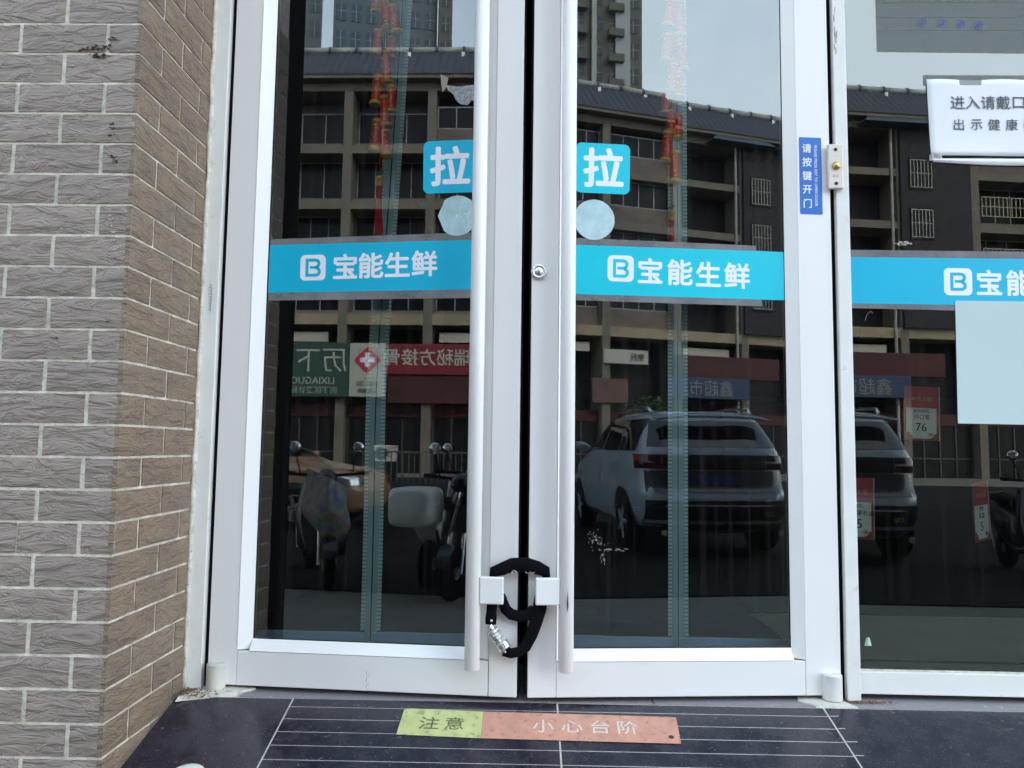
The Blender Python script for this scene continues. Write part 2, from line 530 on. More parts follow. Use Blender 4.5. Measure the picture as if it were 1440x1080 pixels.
# ramp in front of the door: slopes down to the street
RA = math.atan(0.26)
ramp = thing('ramp', 'dark polished tile ramp with pale anti-slip grooves before the doors', None, (0, -0.077, -0.001), (RA, 0, 0), kind='structure')
MB().box(-0.915, 3.6, -2.17, 0.0, -0.10, -0.0010).build('mortar_bed', M_grout, ramp)
MB().box(-6.0, -0.917, -2.17, -0.36, -0.10, -0.0012).build('mortar_bed', M_grout, ramp)
xj = [-1.99, -1.297, -0.603, 0.093, 0.787, 1.481, 2.175, 2.87]
yj = [0.0, -0.62, -1.23, -1.85, -2.16]
for i in range(len(xj) - 1):
    for j in range(4):
        x0, x1, y0, y1 = xj[i] + 0.0022, xj[i + 1] - 0.0022, yj[j + 1] + 0.0022, yj[j] - 0.0022
        if i == 0 and j == 0: continue
        m = MB()
        grooved = i in (2, 3)
        zt = rnd.uniform(-0.0008, 0.0)
        if grooved:
            y = y1
            while y > y0 + 0.012:
                ny = max(y - 0.0515 if y < y1 - 0.001 else y1 - 0.036, y0)
                m.box(x0, x1, ny + 0.0016, y, -0.006, zt)
                y = ny - 0.0010
        else:
            if i == 1 and j == 0:
                m.add([(-0.914, y1, -0.006), (x1, y1, -0.006), (x1, y0, -0.006), (x0, y0, -0.006), (x0, -0.372, -0.006), (-0.914, -0.372, -0.006),
                       (-0.914, y1, zt), (x1, y1, zt), (x1, y0, zt), (x0, y0, zt), (x0, -0.372, zt), (-0.914, -0.372, zt)],
                      [(6, 11, 10, 9, 8, 7), (0, 6, 7, 1), (1, 7, 8, 2), (2, 8, 9, 3), (3, 9, 10, 4), (4, 10, 11, 5), (5, 11, 6, 0)])
            else:
                m.box(x0, x1, y0, y1, -0.006, zt)
        o = m.build('tile', M_tile, ramp)
        if grooved and j == 0:
            # saw cuts that run past the joint into the neighbouring tile
            pass
for k, yy in enumerate((-0.037, -0.089, -0.141, -0.193, -0.245)):
    MB().box(0.79, 0.79 + (0.022, 0.018, 0.026, 0.02, 0.024)[k], yy - 0.001, yy + 0.001, -0.001, 0.0006).build('saw_cut', M_grout, ramp)

# threshold strip of grey granite between the ramp and the doors
th = thing('threshold', 'narrow worn grey granite threshold under the doors', None, (0, 0, 0), kind='structure')
MB().box(-0.915, 3.6, -0.0765, 0.30, -0.10, -0.006).build('mortar_bed', M_grout, th)
for a, b in ((-0.75, 0.345), (0.349, 0.87), (0.873, 1.75), (1.753, 2.9)):
    MB().box(a, b, -0.070, 0.28, -0.006, -0.0005).build('slab', M_thresh, th, bevel=0.001)

# ------------------------------------------------------------------ our building: brick pillar, walls, dim room
Z0, PH = 0.1933, 0.07311
pillar = thing('brick_pillar', 'grey-brown split-face brick pillar left of the doors', 'pillar', (-0.917, -0.43, 0))
MB().box(-1.2, -0.0045, 0.0034, 0.9, -0.56, 3.0).build('mortar_core', M_mortar, pillar)
def brick_mesh(L, H, name, side=False, seed=0):
    """front face in local xz looking to -y; side=True: face looks to +x, length along y"""
    r = random.Random(seed)
    nx, nz = max(4, int(L / 0.018)), 4
    m = MB()
    D = 0.012
    vs, fs = [], []
    for j in range(nz + 1):
        for i in range(nx + 1):
            x = L * i / nx; z = H * j / nz
            edge = i in (0, nx) or j in (0, nz)
            d = 0.0 if not edge else 0.0016
            d += r.uniform(-0.0007, 0.0010) if not edge else r.uniform(-0.0003, 0.0006)
            if j in (0, nz): z += r.uniform(-0.0008, 0.0008)
            if i in (0, nx): x += r.uniform(-0.0008, 0.0008)
            vs.append((x, -0.0 + d, z))
    for j in range(nz):
        for i in range(nx):
            a = j * (nx + 1) + i
            fs.append((a, a + 1, a + nx + 2, a + nx + 1))
    b = len(vs)
    vs += [(0, D, 0), (L, D, 0), (L, D, H), (0, D, H)]
    bot = list(range(0, nx + 1)); top = [nz * (nx + 1) + i for i in range(nx + 1)]
    lef = [j * (nx + 1) for j in range(nz + 1)]; rig = [j * (nx + 1) + nx for j in range(nz + 1)]
    fs += [tuple(bot[::-1] + [b, b + 1]), tuple(top + [b + 2, b + 3]), tuple(lef + [b + 3, b]), tuple(rig[::-1] + [b + 1, b + 2])]
    if side:
        vs = [(-y, x, z) for x, y, z in vs]
    m.add(vs, fs)
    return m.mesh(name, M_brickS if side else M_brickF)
BK = {}
def brick(x0, x1, k, side=False, H=0.0665):
    L = round(x1 - x0, 4)
    seed = rnd.randrange(4)
    key = (L, side, seed, H)
    if key not in BK:
        BK[key] = brick_mesh(L, H, 'brick', side, hash((L, seed)) % 9999)
    z = Z0 + PH * k + 0.0035 if not side else Z0 + PH * k + 0.0035
    j = rnd.uniform(-0.0007, 0.0007)
    if side:
        o = link('brick', BK[key], pillar, loc=(j, x0, z))
    else:
        o = link('brick', BK[key], pillar, loc=(x0, j, z))
    return o
J = 0.0052
for k in range(-10, 26):
    E_ = (k % 2 == 0)
    # front: x measured from the corner (local x <= 0)
    js = [-0.182, -0.390, -0.598, -0.806, -1.014] if E_ else [-0.0815, -0.2895, -0.4975, -0.7055, -0.9135]
    js = [0.0] + js
    for a, b in zip(js[:-1], js[1:]):
        x1 = a - (J if a < 0 else 0.0022); x0 = b + J
        if k == 3 and abs(a + 0.182) < 1e-3: pass
        if k == 3 and a == -0.0815:      # a brick split by a crack
            brick(x0, x0 + 0.060, k); brick(x0 + 0.0635, x1, k); continue
        brick(round(x0, 4), round(x1, 4), k)
    js = [0.0, 0.220, 0.428] if E_ else [0.0, 0.112, 0.332, 0.428]
    for n_, (a, b) in enumerate(zip(js[:-1], js[1:])):
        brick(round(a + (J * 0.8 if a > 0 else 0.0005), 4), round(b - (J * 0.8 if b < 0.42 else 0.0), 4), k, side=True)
# stains on the front bricks
def stain(name, pts, r_, mt, seed):
    q = random.Random(seed); m = MB()
    for x, z in pts:
        for k in range(7):
            cx, cz = x + q.gauss(0, r_ * 1.1), z + q.gauss(0, r_ * 0.5)
            rr = q.uniform(0.2, 0.6) * r_
            n = 7; o_ = [(cx + rr * q.uniform(.6, 1.8) * math.cos(2 * PI * i / n), cz + rr * q.uniform(.4, 1) * math.sin(2 * PI * i / n)) for i in range(n)]
            m.prism(o_, -0.0016, 0.0004)
    m.build(name, mt, pillar, kind='stuff')
M_mud = mat('dried_mud', (0.07, 0.045, 0.025), 0.95, var=0.4, scale=90)
stain('mud_mark', [(-0.135, 1.592), (-0.115, 1.594), (-0.095, 1.596), (-0.080, 1.598), (-0.070, 1.617), (-0.115, 1.577), (-0.100, 1.576), (-0.085, 1.577)], 0.0055, M_mud, 1)
stain('mud_mark', [(-0.060, 1.410), (-0.057, 1.398), (-0.059, 1.385), (-0.050, 1.330), (-0.045, 1.318)], 0.0045, M_mud, 2)
stain('dark_hole', [(-0.163, 0.903)], 0.003, M_ink, 3)
stain('dark_hole', [(-0.043, 0.942)], 0.0022, M_mud, 4)
stain('white_drip', [(-0.050, 1.190), (-0.047, 1.180), (-0.044, 1.165), (-0.042, 1.150), (-0.038, 1.130), (-0.034, 1.110), (-0.029, 1.090), (-0.024, 1.115)], 0.0028, M_cement, 5)
# run of old sealant between brick reveal and door frame
m = MB()
zz = 0.0
pts = []
while zz < 2.45:
    pts.append((-0.915 + rnd.uniform(-0.0012, 0.0016), -0.034 + rnd.uniform(-0.002, 0.002), zz)); zz += 0.035
m.tube(pts, [rnd.uniform(0.0045, 0.0085) for _ in pts], 6)
seal = m.build('sealant_bead', M_seal, pillar, smooth=True, loc=(0.917, 0.43, 0))

walls = thing('shop_building', 'grey clad front of the shop building above and beside the doors', 'building', (0, 0, STREET))
W0 = -STREET
MB().box(-6, -2.12, -0.43, 0.5, 0, 3.0 + W0).build('wall', M_mortar, walls)
MB().box(-26, 24, -0.43, 0.5, 3.0 + W0, 19.0).build('wall', M_ext, walls)  # upper wall out of view, raised to cut skylight on the street
MB().box(-0.92, 2.62, -0.02, 0.5, 2.46 + W0, 3.0 + W0).build('lintel', M_ext, walls)
MB().box(2.62, 8, -0.02, 0.5, 0, 3.0 + W0).build('wall', M_ext, walls)
MB().box(-26, 24, 0.5, 12, 3.0 + W0, 19.0).build('upper_storeys', M_ext, walls)  # unseen mass, its height set to dim the street
MB().box(-6, -1.0, 0.5, 12, 0, 3.0 + W0).build('side_block', M_ext, walls)
MB().box(4.0, 8, 0.5, 12, 0, 3.0 + W0).build('side_block', M_ext, walls)
room = thing('interior_room', 'dim empty shop interior seen through the glass', None, (0, 0, 0), kind='structure')
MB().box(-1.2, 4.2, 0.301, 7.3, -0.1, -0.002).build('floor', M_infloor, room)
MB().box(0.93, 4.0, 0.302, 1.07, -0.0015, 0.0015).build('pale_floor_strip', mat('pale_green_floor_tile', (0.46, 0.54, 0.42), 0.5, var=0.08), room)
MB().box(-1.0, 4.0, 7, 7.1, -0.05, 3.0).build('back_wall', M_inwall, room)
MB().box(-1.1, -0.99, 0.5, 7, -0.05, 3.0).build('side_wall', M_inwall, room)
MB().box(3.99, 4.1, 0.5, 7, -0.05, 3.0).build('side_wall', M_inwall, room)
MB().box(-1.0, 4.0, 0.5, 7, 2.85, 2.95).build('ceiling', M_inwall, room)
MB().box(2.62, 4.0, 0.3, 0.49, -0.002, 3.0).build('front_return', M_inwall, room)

post = thing('added_dark_post', 'dark square post added out of view left of the pillar, darkening the mirrored door edge', 'post', (-1.365, -1.05, STREET))  # unseen post, added to widen the dark strip mirrored in the left glass
MB().box(-0.16, 0.16, -0.07, 0.07, 0.012, 4.2).build('shaft', mat('dark_brown_steel', (0.010, 0.008, 0.008), 0.9, spec=0.1), post)
MB().box(-0.20, 0.20, -0.11, 0.11, 0.0, 0.011).build('base_plate', M_black, post)
cab = thing('display_counter', 'dark low counter standing inside behind the shop window', 'counter', (2.0, 1.25, 0))
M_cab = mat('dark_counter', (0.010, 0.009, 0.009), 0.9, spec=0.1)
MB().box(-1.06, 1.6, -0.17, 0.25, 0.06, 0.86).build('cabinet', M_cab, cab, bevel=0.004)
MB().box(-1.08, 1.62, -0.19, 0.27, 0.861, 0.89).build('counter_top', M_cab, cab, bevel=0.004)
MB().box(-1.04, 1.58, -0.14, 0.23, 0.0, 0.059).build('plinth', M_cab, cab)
# ------------------------------------------------------------------ door frame
fr = thing('door_frame', 'aged white aluminium door frame between the brick reveal and the shop window', 'door frame')
MB().box(-0.9135, -0.871, -0.030, 0.075, 0.0, 2.46).build('jamb', M_frame, fr, bevel=0.002)
MB().box(0.872, 0.9085, -0.026, 0.075, 0.0, 2.46).build('mullion', M_frame, fr, bevel=0.002, label='right mullion of the frame, scuffed near its top')
MB().box(-0.871, 0.872, -0.028, 0.075, 2.372, 2.46).build('head', M_frame, fr, bevel=0.002)
MB().box(-0.8708, -0.8590, -0.008, 0.05, 0.0, 2.37).build('gap_shade_strip', M_black, fr)  # black strip standing in for the dark gap beside the jamb
MB().box(0.8590, 0.8718, -0.008, 0.05, 0.0, 2.37).build('gap_shade_strip', M_black, fr)  # same black strip for the dark gap at the mullion
# smudged handwriting on the left jamb
m = MB()
z = 1.112
for k in range(9):
    w = rnd.uniform(0.003, 0.006)
    m.tube([(-0.893 - w, -0.0308, z), (-0.893 + rnd.uniform(-.002, .002), -0.0308, z + 0.004), (-0.893 + w, -0.0308, z - 0.001), (-0.893 + w * .4, -0.0308, z - 0.005)], 0.0006, 4)
    z -= 0.0088
m.build('handwriting', mat('faded_blue_ink', (0.16, 0.18, 0.42), 0.8, var=0.3, scale=90), fr)
# grime marks on the mullion
m = MB()
for k in range(16):
    x = rnd.uniform(0.874, 0.884); z = rnd.uniform(1.80, 2.02)
    m.box(x, x + rnd.uniform(0.0008, 0.002), -0.0266, -0.0262, z, z + rnd.uniform(0.01, 0.04))
m.build('grime', mat('brown_grime', (0.30, 0.22, 0.12), 0.9, var=0.4), fr)

# door call button box on the mullion
bb = thing('door_release_button', 'small beige push-button plate with brass button on the right mullion', 'push button', (0.8675, -0.029, 1.467))
MB().box(-0.021, 0.021, -0.010, 0.0025, -0.0645, 0.0645).build('plate', M_plate, bb, bevel=0.003)
MB().lathe([(0.0115, 0.0), (0.0115, -0.003), (0.0085, -0.004), (0.0085, -0.0075), (0.006, -0.0085)], (0.0, -0.0102, 0.0), 'y').build('button', M_brass, bb, smooth=True)
for zz in (0.048, -0.050):
    MB().lathe([(0.0048, 0.0), (0.0048, -0.001), (0.002, -0.0014)], (0, -0.0102, zz), 'y', 14).build('screw', mat('dark_screw', (0.03, 0.025, 0.02), 0.5, metal=0.5), bb)
for zz in (0.029, -0.026, -0.031):
    link('marking', text_mesh('· · ·' if zz > 0 else '▪ ––', 0.008, M_ink), bb, loc=(-0.001, -0.0104, zz))

# ------------------------------------------------------------------ door leaves
TH = R(4.7)
def pane(name, x0, x1, z0, z1, yf, mt, parent=None, th=0.006):
    m = MB()
    m.box(x0, x1, yf, yf + th, z0, z1, 0)
    o = m.build(name, [M_gl_back, mt], parent)
    for p in o.data.polygons:
        p.material_index = 1 if p.normal.y < -0.9 else 0
    return o

def door(s, label):
    """s=-1 left leaf (local x grows to the centre), s=+1 right leaf (local x falls to the centre)"""
    d = thing('glass_door', label, 'door', (s * 0.862, 0, 0.0), (0, 0, s * TH), group='pair of white framed glass doors')
    X = lambda u: -s * u
    def bx(nm, u0, u1, z0, z1, y0=-0.020, y1=0.025, mt=M_white, bev=0.0015, par=d, **kw):
        a, b = sorted((X(u0), X(u1)))
        return MB().box(a, b, y0, y1, z0, z1).build(nm, mt, par, bevel=bev, **kw)
    g0, g1 = (0.122, 0.735) if s < 0 else (0.134, 0.745)
    gz0, gz1 = 0.134, 2.20
    e0 = 0.006
    st = 0.088 if s < 0 else 0.104
    bx('hinge_stile', e0, st - 0.001, 0.014, 2.36)
    bx('lock_stile', 0.7775 if s < 0 else 0.7775, 0.852, 0.014, 2.36)
    bx('bottom_rail', st, 0.7765, 0.014, 0.104)
    bx('top_rail', st, 0.7765, 2.24, 2.36)
    # glazing beads with a bright chamfer
    def bead(u0, u1, z0, z1, horiz, flip=False):
        m = MB()
        if not horiz:
            a, b = X(u0), X(u1)     # a outer, b glass side
            m.add([(a, -0.0215, z0), (b, 0.0, z0), (b, 0.02, z0), (a, 0.02, z0), (a, -0.0215, z1), (b, 0.0, z1), (b, 0.02, z1), (a, 0.02, z1)],
                  [(0, 1, 5, 4), (1, 2, 6, 5), (2, 3, 7, 6), (3, 0, 4, 7), (0, 3, 2, 1), (4, 5, 6, 7)])
        else:
            a, b = z0, z1
            xs, xe = X(u0), X(u1)
            m.add([(xs, -0.0215, a), (xs, 0.0, b), (xs, 0.02, b), (xs, 0.02, a), (xe, -0.0215, a), (xe, 0.0, b), (xe, 0.02, b), (xe, 0.02, a)],
                  [(0, 4, 5, 1), (1, 5, 6, 2), (2, 6, 7, 3), (3, 7, 4, 0), (0, 1, 2, 3), (4, 7, 6, 5)])
        return m.build('glazing_bead', M_white2, d)
    bead(st + 0.0005, g0, gz0 - 0.026, gz1, False)
    bead(0.777, g1 + 0.004, gz0 - 0.026, gz1, False)
    bead(g0 + 0.0005, g1, gz0 - 0.028, gz0, True)
    bead(g0 + 0.0005, g1, gz1 + 0.028, gz1, True)
    bx('rubber_gasket', g0 - 0.001, g0 + 0.002, gz0, gz1, 0.0012, 0.004, M_black, 0)
    bx('rubber_gasket', g0 + 0.002, g1, gz0 - 0.001, gz0 + 0.0015, 0.0012, 0.004, M_black, 0)
    a, b = sorted((X(g0 - 0.003), X(g1 + 0.02)))
    p = pane('glass_pane', a, b, gz0 - 0.004, gz1 + 0.003, 0.0022, M_gl_door, d)
    # meeting seal
    bx('meeting_seal', 0.8525, 0.857, 0.02, 2.35, -0.008, 0.012, M_black, 0)
    # handle bar
    uc = 0.7395 if s < 0 else 0.7575
    hx = X(uc)
    r = 0.0200
    h = MB().tube([(hx, -0.062, 0.093), (hx, -0.062, 0.0945), (hx, -0.062, 2.30), (hx, -0.062, 2.3015)], [r - 0.0015, r, r, r - 0.0015], 28).build('pull_handle', M_white, d, smooth=True)
    h.modifiers.new('es', 'EDGE_SPLIT').split_angle = R(50)
    for zc in (0.296, 2.12):
        lo, hi = (0.0345, 0.0345)
        a, b = sorted((X(uc + 0.0185), X(0.820 if s < 0 else 0.838)))
        MB().box(a, b, -0.0745, -0.060, zc - lo, zc + hi).build('handle_bracket', M_white, d, bevel=0.003)
        a, b = sorted((X(uc - 0.006), X(uc + 0.012)))
        MB().box(a, b, -0.05, -0.0195, zc - 0.02, zc + 0.02).build('handle_standoff', M_white, d, bevel=0.001)
    # bottom pivot
    pm = MB().lathe([(0.020, 0.0), (0.0255, 0.003), (0.0255, 0.066), (0.022, 0.0695), (0.010, 0.0695), (0.009, 0.067)], (X(0.034), -0.026, 0.004), 'z', 28)
    pv = pm.build('pivot', M_beige if s < 0 else M_offwhite, d, smooth=True)
    pv.modifiers.new('es', 'EDGE_SPLIT').split_angle = R(40)
    # joint scratch lines on the rails
    if s < 0:
        bx('joint_line', 0.7772, 0.7778, 0.014, 0.104, -0.0204, -0.0198, M_black, 0)
        m = MB()
        for k in range(7):
            u = 0.452 + rnd.uniform(-0.003, 0.003); z = 0.016 + k * 0.007
            a_, b_ = sorted((X(u), X(u + 0.0009)))
            m.box(a_, b_, -0.0206, -0.0202, z, z + rnd.uniform(0.004, 0.009))
        m.build('scratch', mat('brown_grime', (0.3, 0.2, 0.1)), d)
    else:
        a_, b_ = sorted((X(0.7555), X(0.7575)))
        MB().prism([(a_, 0.245), (b_ + .001, 0.262), (b_, 0.285), (a_ + .001, 0.300), (a_ - .001, 0.27)], -0.0842, -0.0836).build('scuff', M_ink, d)
        lx = X(0.8335)
        lk = MB().lathe([(0.0215, 0.0), (0.0215, -0.005), (0.019, -0.008), (0.0125, -0.008), (0.0125, -0.0065), (0.0115, -0.0075)], (lx, -0.0203, 1.145), 'y', 32).build('lock_cylinder', M_steel, d, smooth=True)
        MB().box(lx - 0.0012, lx + 0.0012, -0.0296, -0.0279, 1.139, 1.149).build('keyhole', M_ink, lk)
    return d

dL = door(-1, 'left white framed glass door, slightly ajar, hung on the brick side')
dR = door(1, 'right white framed glass door with keyhole, hung beside the shop window')

def on_leaf(s, u, z, y=0.0):
    """world position of a point on a leaf"""
    m = Matrix.Translation((s * 0.862, 0, 0)) @ Matrix.Rotation(s * TH, 4, 'Z')
    return m @ Vector((-s * u, y, z))

GY = 0.0020       # front of the glass in the leaf's own depth
def leaf_thing(s, name, label, cat, u, z, y=GY, group=None, tilt=0.0):
    t = thing(name, label, cat, on_leaf(s, u, z, y), (0, tilt, s * TH), group=group)
    return t

# ------------------------------------------------------------------ signs on the doors
def logo(parent, loc, cyan, size=0.074):
    h = size / 2
    o = flat_poly(rrect(-h, h, -h, h, 0.014), -0.0003, 0.0).build('logo_square', M_letter, parent, loc=loc)
    # the letter in the square: open stem, two bowls
    ms = MB()
    t = 0.0085
    def bar(x0, x1, z0, z1): ms.prism([(x0, z0), (x1, z0), (x1, z1), (x0, z1)], -0.0008, -0.0003)
    bar(-0.0215, -0.0215 + t, -0.026, 0.026)
    def bowl(zc, ro, xe, ww):
        out = []
        for k in range(13):
            a = R(90 - 180 * k / 12); out.append((xe + ro * math.cos(a), zc + ro * math.sin(a)))
        inn = [(xe + (ro - t) * math.cos(R(-90 + 180 * k / 12)), zc + (ro - t) * math.sin(R(-90 + 180 * k / 12))) for k in range(13)]
        pts = out + inn
        for k in range(12):
            ms.prism([out[k], out[k + 1], inn[11 - k], inn[12 - k]], -0.0008, -0.0003)
    bowl(0.0115, 0.0145, 0.0075, t); bowl(-0.0115, 0.0145, 0.0090, t)
    bar(-0.0215 + t, 0.0075, 0.026 - t, 0.026); bar(-0.0215 + t, 0.009, -0.026, -0.026 + t); bar(-0.0215 + t + 0.004, 0.008, -0.0030, 0.0030 + 0.0015)
    ms.build('logo_letter', cyan, o)
    return o

def band_sign(s, label, pts, logo_x, logo_z, txt_x, tilt, cyan, film):
    """pts: corners in (u,z): TL TR BR BL seen by the camera"""
    X = lambda u: -s * u
    t = thing('band_sign', label, 'sign', on_leaf(s, 0, 0, GY), (0, 0, s * TH), group='cyan shop-name bands across the glass')
    q = [(X(u), z) for u, z in pts]
    flat_poly(q, -0.0005, 0.0).build('vinyl_band', cyan, t)
    f = [(X(u), z) for u, z in film]
    flat_poly(f, -0.00025, 0.0).build('clear_film', M_tape, t)
    lg = logo(t, (X(logo_x[0]), -0.0005, logo_z), cyan)
    lg.rotation_euler = (0, tilt, 0)
    for ch, (u, zc) in zip('宝能生鲜', txt_x):
        tx = link('lettering', text_mesh(ch, 0.076, M_letter, bold=0.026), t, loc=(X(u), -0.0006, zc), rot=(0, tilt, 0))
    return t

# left leaf band:  u grows to the right
band_sign(-1, 'cyan shop-name band across the left door',
          [(0.126, 1.2345), (0.742, 1.2425), (0.742, 1.1020), (0.126, 1.0965)], (0.2555,), 1.168,
          [(0.3495, 1.171), (0.424, 1.1725), (0.500, 1.1745), (0.577, 1.1765)], R(-0.7), M_cyan,
          [(0.127, 1.252), (0.742, 1.264), (0.742, 1.078), (0.127, 1.074)])
band_sign(1, 'cyan shop-name band across the right door, darker tape above it',
          [(0.752, 1.2300), (0.132, 1.2270), (0.132, 1.0885), (0.752, 1.0915)], (0.602,), 1.1665,
          [(0.5185, 1.1625), (0.434, 1.160), (0.353, 1.157), (0.271, 1.155)], R(0.45), M_cyanW,
          [(0.752, 1.250), (0.215, 1.243), (0.200, 1.070), (0.752, 1.074)])

def pull_sign(s, label, u0, u1, z0, z1, cyan, tilt):
    uc, zc = (u0 + u1) / 2, (z0 + z1) / 2
    t = leaf_thing(s, 'pull_sign', label, 'sign', uc, zc, GY - 0.0001, group='cyan pull signs beside the handles', tilt=tilt)
    w, h = abs(u1 - u0) / 2, (z1 - z0) / 2
    flat_poly(rrect(-w, w, -h, h, 0.017), -0.0005, 0.0).build('vinyl_square', cyan, t)
    link('lettering', text_mesh('拉', 0.118, M_letter, bold=0.028), t, loc=(-0.0015 if s < 0 else 0.002, -0.0006, 0.002))
pull_sign(-1, 'left square cyan pull sign, on the left door', 0.568, 0.724, 1.3775, 1.5300, M_cyan, R(-0.6))
pull_sign(1, 'right square cyan pull sign, on the right door', 0.576, 0.731, 1.3790, 1.5230, M_cyanW, R(0.7))

# frosted round stickers
for s, u, z, lab in ((-1, 0.668, 1.312, 'frosted round sticker with a lifted edge on the left door'), (1, 0.677, 1.303, 'smooth frosted round sticker on the right door')):
    t = leaf_thing(s, 'round_sticker', lab, 'sticker', u, z, GY - 0.0002, group='frosted round stickers below the pull signs')
    pts = disc(0, 0, 0.0575, 44, 0.0004)
    if s < 0:
        pts = [(max(x, -0.0555 + abs(z_) * 0.42), z_) if x < -0.02 else (x, z_) for x, z_ in pts]
    flat_poly(pts, -0.0004, 0.0).build('film', M_frost, t)
    m = MB()
    for k in range(9):
        x = rnd.uniform(-0.025, 0.04); zz = rnd.uniform(-0.006, 0.008)
        m.box(x, x + 0.004, -0.0006, -0.0004, zz, zz + 0.0012)
        m.box(x + 0.001, x + 0.002, -0.0006, -0.0004, zz - 0.003, zz + 0.004)
    if s < 0: m.build('faint_print', mat('pale_print', (0.75, 0.85, 0.88), 0.7), t)

# call sign on right leaf's hinge stile
t = leaf_thing(1, 'call_sign', 'tall royal blue press-to-open sign on the right door stile', 'sign', 0.0625, 1.4435, -0.0204)
flat_poly(rrect(-0.0325, 0.0325, -0.1115, 0.1115, 0.003), -0.0005, 0.0).build('vinyl_plate', M_blue, t)
for k, ch in enumerate('请按键开门'):
    link('lettering', text_mesh(ch, 0.028, M_letter, bold=0.016), t, loc=(-0.0105, -0.0006, 0.0795 - k * 0.040))
sm = link('small_lettering', text_mesh('PLEASE PRESS KEY TO OPEN DOOR', 0.0112, M_letter, bold=0.01), t, loc=(0.0150, -0.0006, 0.0), rot=(0, R(90), 0))

# peeled sticker remains on the left door
t = leaf_thing(-1, 'peeled_sticker', 'torn grey sticker remains near the top of the left door', 'sticker', 0.68, 1.665, GY - 0.0001)
flat_poly([(-0.052, 0.028), (-0.018, 0.022), (0.03, 0.026), (0.06, 0.028), (0.06, -0.022), (0.022, -0.020), (0.012, -0.033), (-0.008, -0.030), (-0.022, -0.018), (-0.030, 0.0), (-0.045, 0.012)], -0.0004, 0).build('backing', M_peel, t)
flat_poly([(-0.068, 0.060), (-0.045, 0.050), (-0.050, 0.022), (-0.062, 0.008), (-0.066, 0.035)], -0.0006, 0).build('torn_strip', mat('tan_paper', (0.34, 0.29, 0.24), 0.8), t)
t = leaf_thing(1, 'sticker_residue', 'scratched white residue low on the right door glass', 'residue', 0.672, 0.40, GY - 0.0001)
m = MB()
for k in range(60):
    x = rnd.gauss(0, 0.011); z = rnd.gauss(0.02, 0.011)
    a = rnd.uniform(0, PI); l_ = rnd.uniform(0.001, 0.004)
    m.tube([(x, -0.0003, z), (x + l_ * math.cos(a), -0.0003, z + l_ * math.sin(a))], 0.00035, 4)
for k in range(26):
    x = rnd.uniform(0.01, 0.085); z = rnd.gauss(-0.006, 0.002)
    m.tube([(x, -0.0003, z), (x + rnd.uniform(0.002, 0.008), -0.0003, z + rnd.uniform(-.001, .001))], 0.0003, 4)
for k in range(12):
    x = rnd.gauss(0.024, 0.003); z = rnd.uniform(-0.05, -0.01)
    m.tube([(x, -0.0003, z), (x, -0.0003, z + 0.007)], 0.0003, 4)
m.build('scratches', mat('pale_residue', (0.5, 0.5, 0.48), 0.9), t)

# ------------------------------------------------------------------ chain lock
lk = thing('fabric_chain_lock', 'black fabric-sleeved chain lock looped through both door handles', 'lock', (0, -0.112, 0.25))
def W3(pts, y=0.0, yb=None): return [(x, y if yb is None else yb[i], z - 0.25) for i, (x, z) in enumerate(pts)]
FL = ((0, 1, 0), 0.55)
m = MB()
m.tube(W3([(-0.081, 0.326), (-0.077, 0.340), (-0.056, 0.3475), (-0.03, 0.3585), (0.007, 0.3605), (0.036, 0.3525), (0.058, 0.343), (0.0635, 0.327)]),
       [0.008, 0.0150, 0.0170, 0.0185, 0.0190, 0.0180, 0.0155, 0.008], 12, flat=FL)
m.build('upper_sleeve', M_fabric, lk, smooth=True)
m = MB()
m.tube(W3([(0.052, 0.300), (0.048, 0.272), (0.043, 0.245), (0.034, 0.212), (0.024, 0.182), (0.008, 0.150), (-0.010, 0.137), (-0.030, 0.1335), (-0.048, 0.139)], yb=[0.03, 0.014, 0.004, 0.0, -0.002, -0.002, -0.002, -0.002, 0.0]),
       [0.014, 0.0185, 0.019, 0.0175, 0.0160, 0.0150, 0.0135, 0.0135, 0.0145], 12, flat=FL)
m.build('right_sleeve', M_fabric, lk, smooth=True)
m = MB()
m.tube(W3([(-0.062, 0.285), (-0.054, 0.262), (-0.045, 0.243), (-0.030, 0.231), (-0.010, 0.2265), (0.012, 0.230), (0.030, 0.245)], yb=[0.035, 0.02, 0.008, 0.004, 0.004, 0.004, 0.004]),
       [0.012, 0.0130, 0.0145, 0.0150, 0.0150, 0.0150, 0.014], 12, flat=FL)
m.build('inner_sleeve', M_fabric, lk, smooth=True)
m = MB()
m.tube(W3([(-0.080, 0.285), (-0.0805, 0.262), (-0.082, 0.238), (-0.083, 0.220), (-0.0835, 0.206)], yb=[0.035, 0.016, 0.004, 0.0, 0.0]),
       [0.012, 0.0140, 0.0135, 0.0150, 0.0140], 12, flat=FL)
m.build('left_sleeve', M_fabric, lk, smooth=True)
for x, z in ((-0.081, 0.217), (-0.045, 0.1385)):
    MB().lathe([(0.0036, 0), (0.0036, -0.002), (0.0018, -0.0034)], (x, -0.0085, z - 0.25), 'y', 14).build('snap_stud', M_steel, lk, smooth=True)
